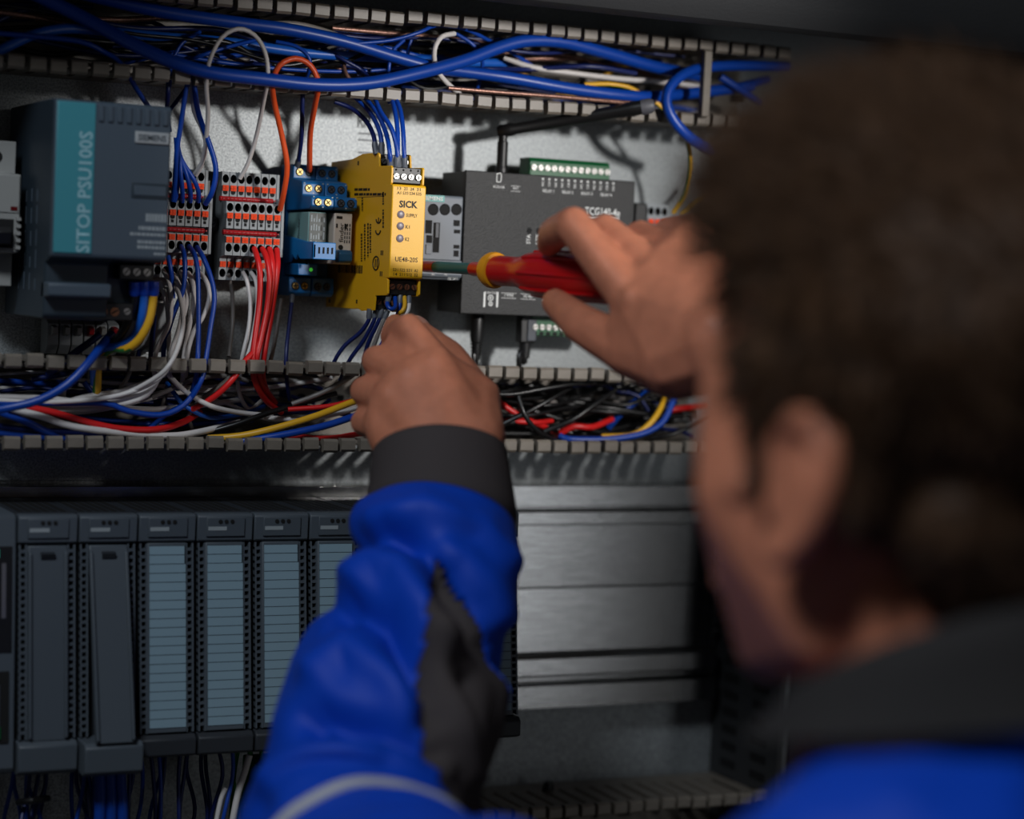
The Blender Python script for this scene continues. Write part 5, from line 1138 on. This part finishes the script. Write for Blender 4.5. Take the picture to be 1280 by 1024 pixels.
# sleeves: one draped surface each, with cuff, grey elbow panel and piping cut from the same surface
def sleeve(path, cuff_s, seedv, panel=None, pipe=None, creases=None, amp=1.0):
    pts = [C3(p[:3]) for p in path]; NS = 210; NV = 150
    cs = [Vector((*p, )) for p in pts]; fine = spline(pts, .002); 
    rads = spline([Vector((p[3], 0, 0)) for p in path], 1)
    # even arc-length samples
    def along(curve_pts, vals):
        segs = len(curve_pts) - 1; K = 14; P_, R_ = [], []
        q = [curve_pts[0] * 2 - curve_pts[1]] + curve_pts + [curve_pts[-1] * 2 - curve_pts[-2]]; rv = [vals[0]] + vals + [vals[-1]]
        for i in range(1, len(q) - 2):
            for k in range(K):
                t_ = k / K; a, b, c, d = q[i - 1:i + 3]; e, f_, g, h = rv[i - 1:i + 3]
                P_.append(.5 * (2 * b + (c - a) * t_ + (2 * a - 5 * b + 4 * c - d) * t_ ** 2 + (3 * b - a - 3 * c + d) * t_ ** 3))
                R_.append(.5 * (2 * f_ + (g - e) * t_ + (2 * e - 5 * f_ + 4 * g - h) * t_ ** 2 + (3 * f_ - e - 3 * g + h) * t_ ** 3))
        P_.append(q[-2]); R_.append(rv[-2]); return P_, R_
    P_, R_ = along(pts, [p[3] for p in path])
    acc = [0]
    for i in range(1, len(P_)): acc.append(acc[-1] + (P_[i] - P_[i - 1]).length)
    tot = acc[-1]; S = []
    j = 0
    for i in range(NS + 1):
        s_ = tot * i / NS
        while j < len(acc) - 2 and acc[j + 1] < s_: j += 1
        f_ = (s_ - acc[j]) / max(1e-9, acc[j + 1] - acc[j]); S.append((P_[j].lerp(P_[j + 1], f_), R_[j] + (R_[j + 1] - R_[j]) * f_, s_))
    grid = []; n_ = None
    for i, (p, r, s_) in enumerate(S):
        tn = (S[min(i + 3, NS)][0] - S[max(i - 3, 0)][0]).normalized()
        if n_ is None: n_ = (CAM - p).normalized()
        n_ = (n_ - tn * n_.dot(tn)).normalized(); b = tn.cross(n_)
        if i == 0: flip = 1 if b.dot(camdir(Vector((1, 0, 0)))) > 0 else -1
        b = b * flip; row = []
        for k in range(NV):
            v = 2 * math.pi * k / NV; vv = v if v < math.pi else v - 2 * math.pi
            d = 0
            if s_ > cuff_s:
                w_ = min(1, (s_ - cuff_s) / .03)
                q = Vector((math.cos(v) * 1.1, math.sin(v) * 1.1, s_ * 14 + seedv))
                ph = 2 * math.pi * (s_ / .062 - vv * .16 + .55 * NZ.noise(q * .8) + .1)
                sn = math.sin(ph); d += amp * w_ * (.0085 * (math.copysign(abs(sn) ** .8, sn)) * (.55 + .9 * NZ.noise(q * .9 + Vector((7, 3, 1)))) + .0110 * NZ.noise(q * 1.3) + .0025 * NZ.noise(q * 3))
                if s_ - cuff_s < .022: d += .0035 * math.sin(math.pi * min(1, (s_ - cuff_s) / .022))
            else:
                d += .0022 + .0008 * NZ.noise(Vector((math.cos(v), math.sin(v), s_ * 10)))
            if creases and s_ > cuff_s * .9:
                d *= .35
                if abs(vv) < 2.0: d += fold(p + (n_ * math.cos(v) + b * math.sin(v)) * r, creases) * min(1, (2.0 - abs(vv)) * 2)
            row.append(p + (n_ * math.cos(v) + b * math.sin(v)) * (r + d))
        grid.append(row)
    kinds = {'sleeve': MB(), 'cuff': MB(), 'grey_panel': MB()}
    for nm, M_ in kinds.items():
        used = {}
        def vid(i, k):
            if (i, k) not in used: used[(i, k)] = len(M_.v); M_.v.append(grid[i][k])
            return used[(i, k)]
        for i in range(NS):
            for k in range(NV):
                s_ = S[i][2]; v = 2 * math.pi * (k + .5) / NV; vv = math.degrees(v if v < math.pi else v - 2 * math.pi)
                kd = 'cuff' if s_ < cuff_s else ('grey_panel' if panel and panel(s_, vv) else 'sleeve')
                if kd == nm: M_.f.append((vid(i, k), vid(i, (k + 1) % NV), vid(i + 1, (k + 1) % NV), vid(i + 1, k))); M_.m.append(0)
    outs = []
    for nm, m_ in (('sleeve', bluef), ('cuff', greyf), ('grey_panel', greyf)):
        if not kinds[nm].f: continue
        o = build(nm, kinds[nm], m_, person, smooth=180, label={'cuff': 'dark grey cuff', 'grey_panel': 'grey panel let into the sleeve'}.get(nm))
        sd_ = o.modifiers.new('thick', 'SOLIDIFY'); sd_.thickness = .0016 if nm != 'cuff' else .0026; sd_.offset = 1 if nm != 'sleeve' else 0; outs.append(o)
    if pipe:
        i0 = min(range(NS), key=lambda i: abs(S[i][2] - pipe)); c = S[i0][0]
        M_ = MB(); M_.tube([grid[i0][k % NV] for k in range(0, NV + 1, 3)], .0042, n=8, step=.02); build('piping', M_, pipem, person, smooth=80, label='pale reflective piping')
    return S
CR = []                                                  # folds of the left sleeve: polyline in the photo, height in m, half width in px
for pl, h_, w_ in (([(420, 700), (450, 675), (483, 666), (532, 688), (556, 727), (596, 796), (640, 838)], -.0085, 15), ([(448, 722), (468, 704), (500, 715), (530, 768), (560, 800)], .0075, 20),
                   ([(422, 764), (440, 756), (482, 776), (517, 835), (532, 895)], -.0095, 17), ([(398, 836), (410, 824), (433, 808), (482, 842), (520, 880)], .0080, 22),
                   ([(388, 902), (404, 894), (468, 909), (540, 950)], -.0090, 16), ([(350, 985), (394, 960), (482, 938), (545, 960)], .0070, 20),
                   ([(470, 655), (530, 636), (600, 660), (630, 700)], .0045, 18), ([(540, 690), (580, 700), (615, 740), (630, 770)], .0050, 18), ([(560, 720), (600, 760), (625, 800)], -.0040, 10),
                   ([(545, 800), (565, 880), (600, 970)], .0050, 16), ([(590, 850), (600, 920), (612, 990)], -.0045, 13)):
    CR.append(([Vector(q) for q in pl], h_, w_))
def fold(p, creases):
    q = p - CAM; z = camdir_z.dot(q); X = cdx.dot(q) / z * FPX + 640; Y = cdy.dot(q) / z * FPX + 512; pt = Vector((X, Y)); d = 0
    for pl, h_, w_ in creases:
        best = 1e9
        for a, b in zip(pl, pl[1:]):
            ab = b - a; t_ = max(0, min(1, (pt - a).dot(ab) / ab.length_squared)); best = min(best, (a + ab * t_ - pt).length)
        if best < w_ * 3: d += 1.35 * h_ * math.exp(-(best / w_) ** 2)
    return d
camdir_z, cdx, cdy = camdir(Vector((0, 0, 1))), camdir(Vector((1, 0, 0))), camdir(Vector((0, 1, 0)))
def pan(s_, v):
    if not (.098 < s_ < .300): return False
    f_ = (s_ - .098) / .190
    lo = 6 + 52 * f_ ** 1.8
    top = .098 + .045 * max(0, (v - 6)) / 80
    return lo < v < 150 and s_ > top
SL = sleeve([(550, 570, 1.228, .0365), (549, 652, 1.208, .0420), (534, 700, 1.192, .0475), (528, 765, 1.170, .0470), (503, 845, 1.142, .0550), (480, 930, 1.112, .0560), (455, 1020, 1.082, .0570), (448, 1095, 1.05, .060), (490, 1172, .985, .062), (580, 1225, .90, .064), (710, 1300, .81, .064), (860, 1400, .72, .061)], .042, 2.0, pan, .308, CR)
sleeve([(985, 484, 1.13, .036), (1030, 514, 1.129, .041), (1100, 560, 1.13, .045), (1250, 680, 1.135, .048), (1400, 790, 1.12, .052), (1460, 900, 1.06, .055), (1490, 1030, .97, .060), (1500, 1150, .90, .062)], .05, 9.0)
print('SLEEVE', [(round(s, 3), tuple(round(x, 3) for x in p)) for p, r, s in SL[::15]])
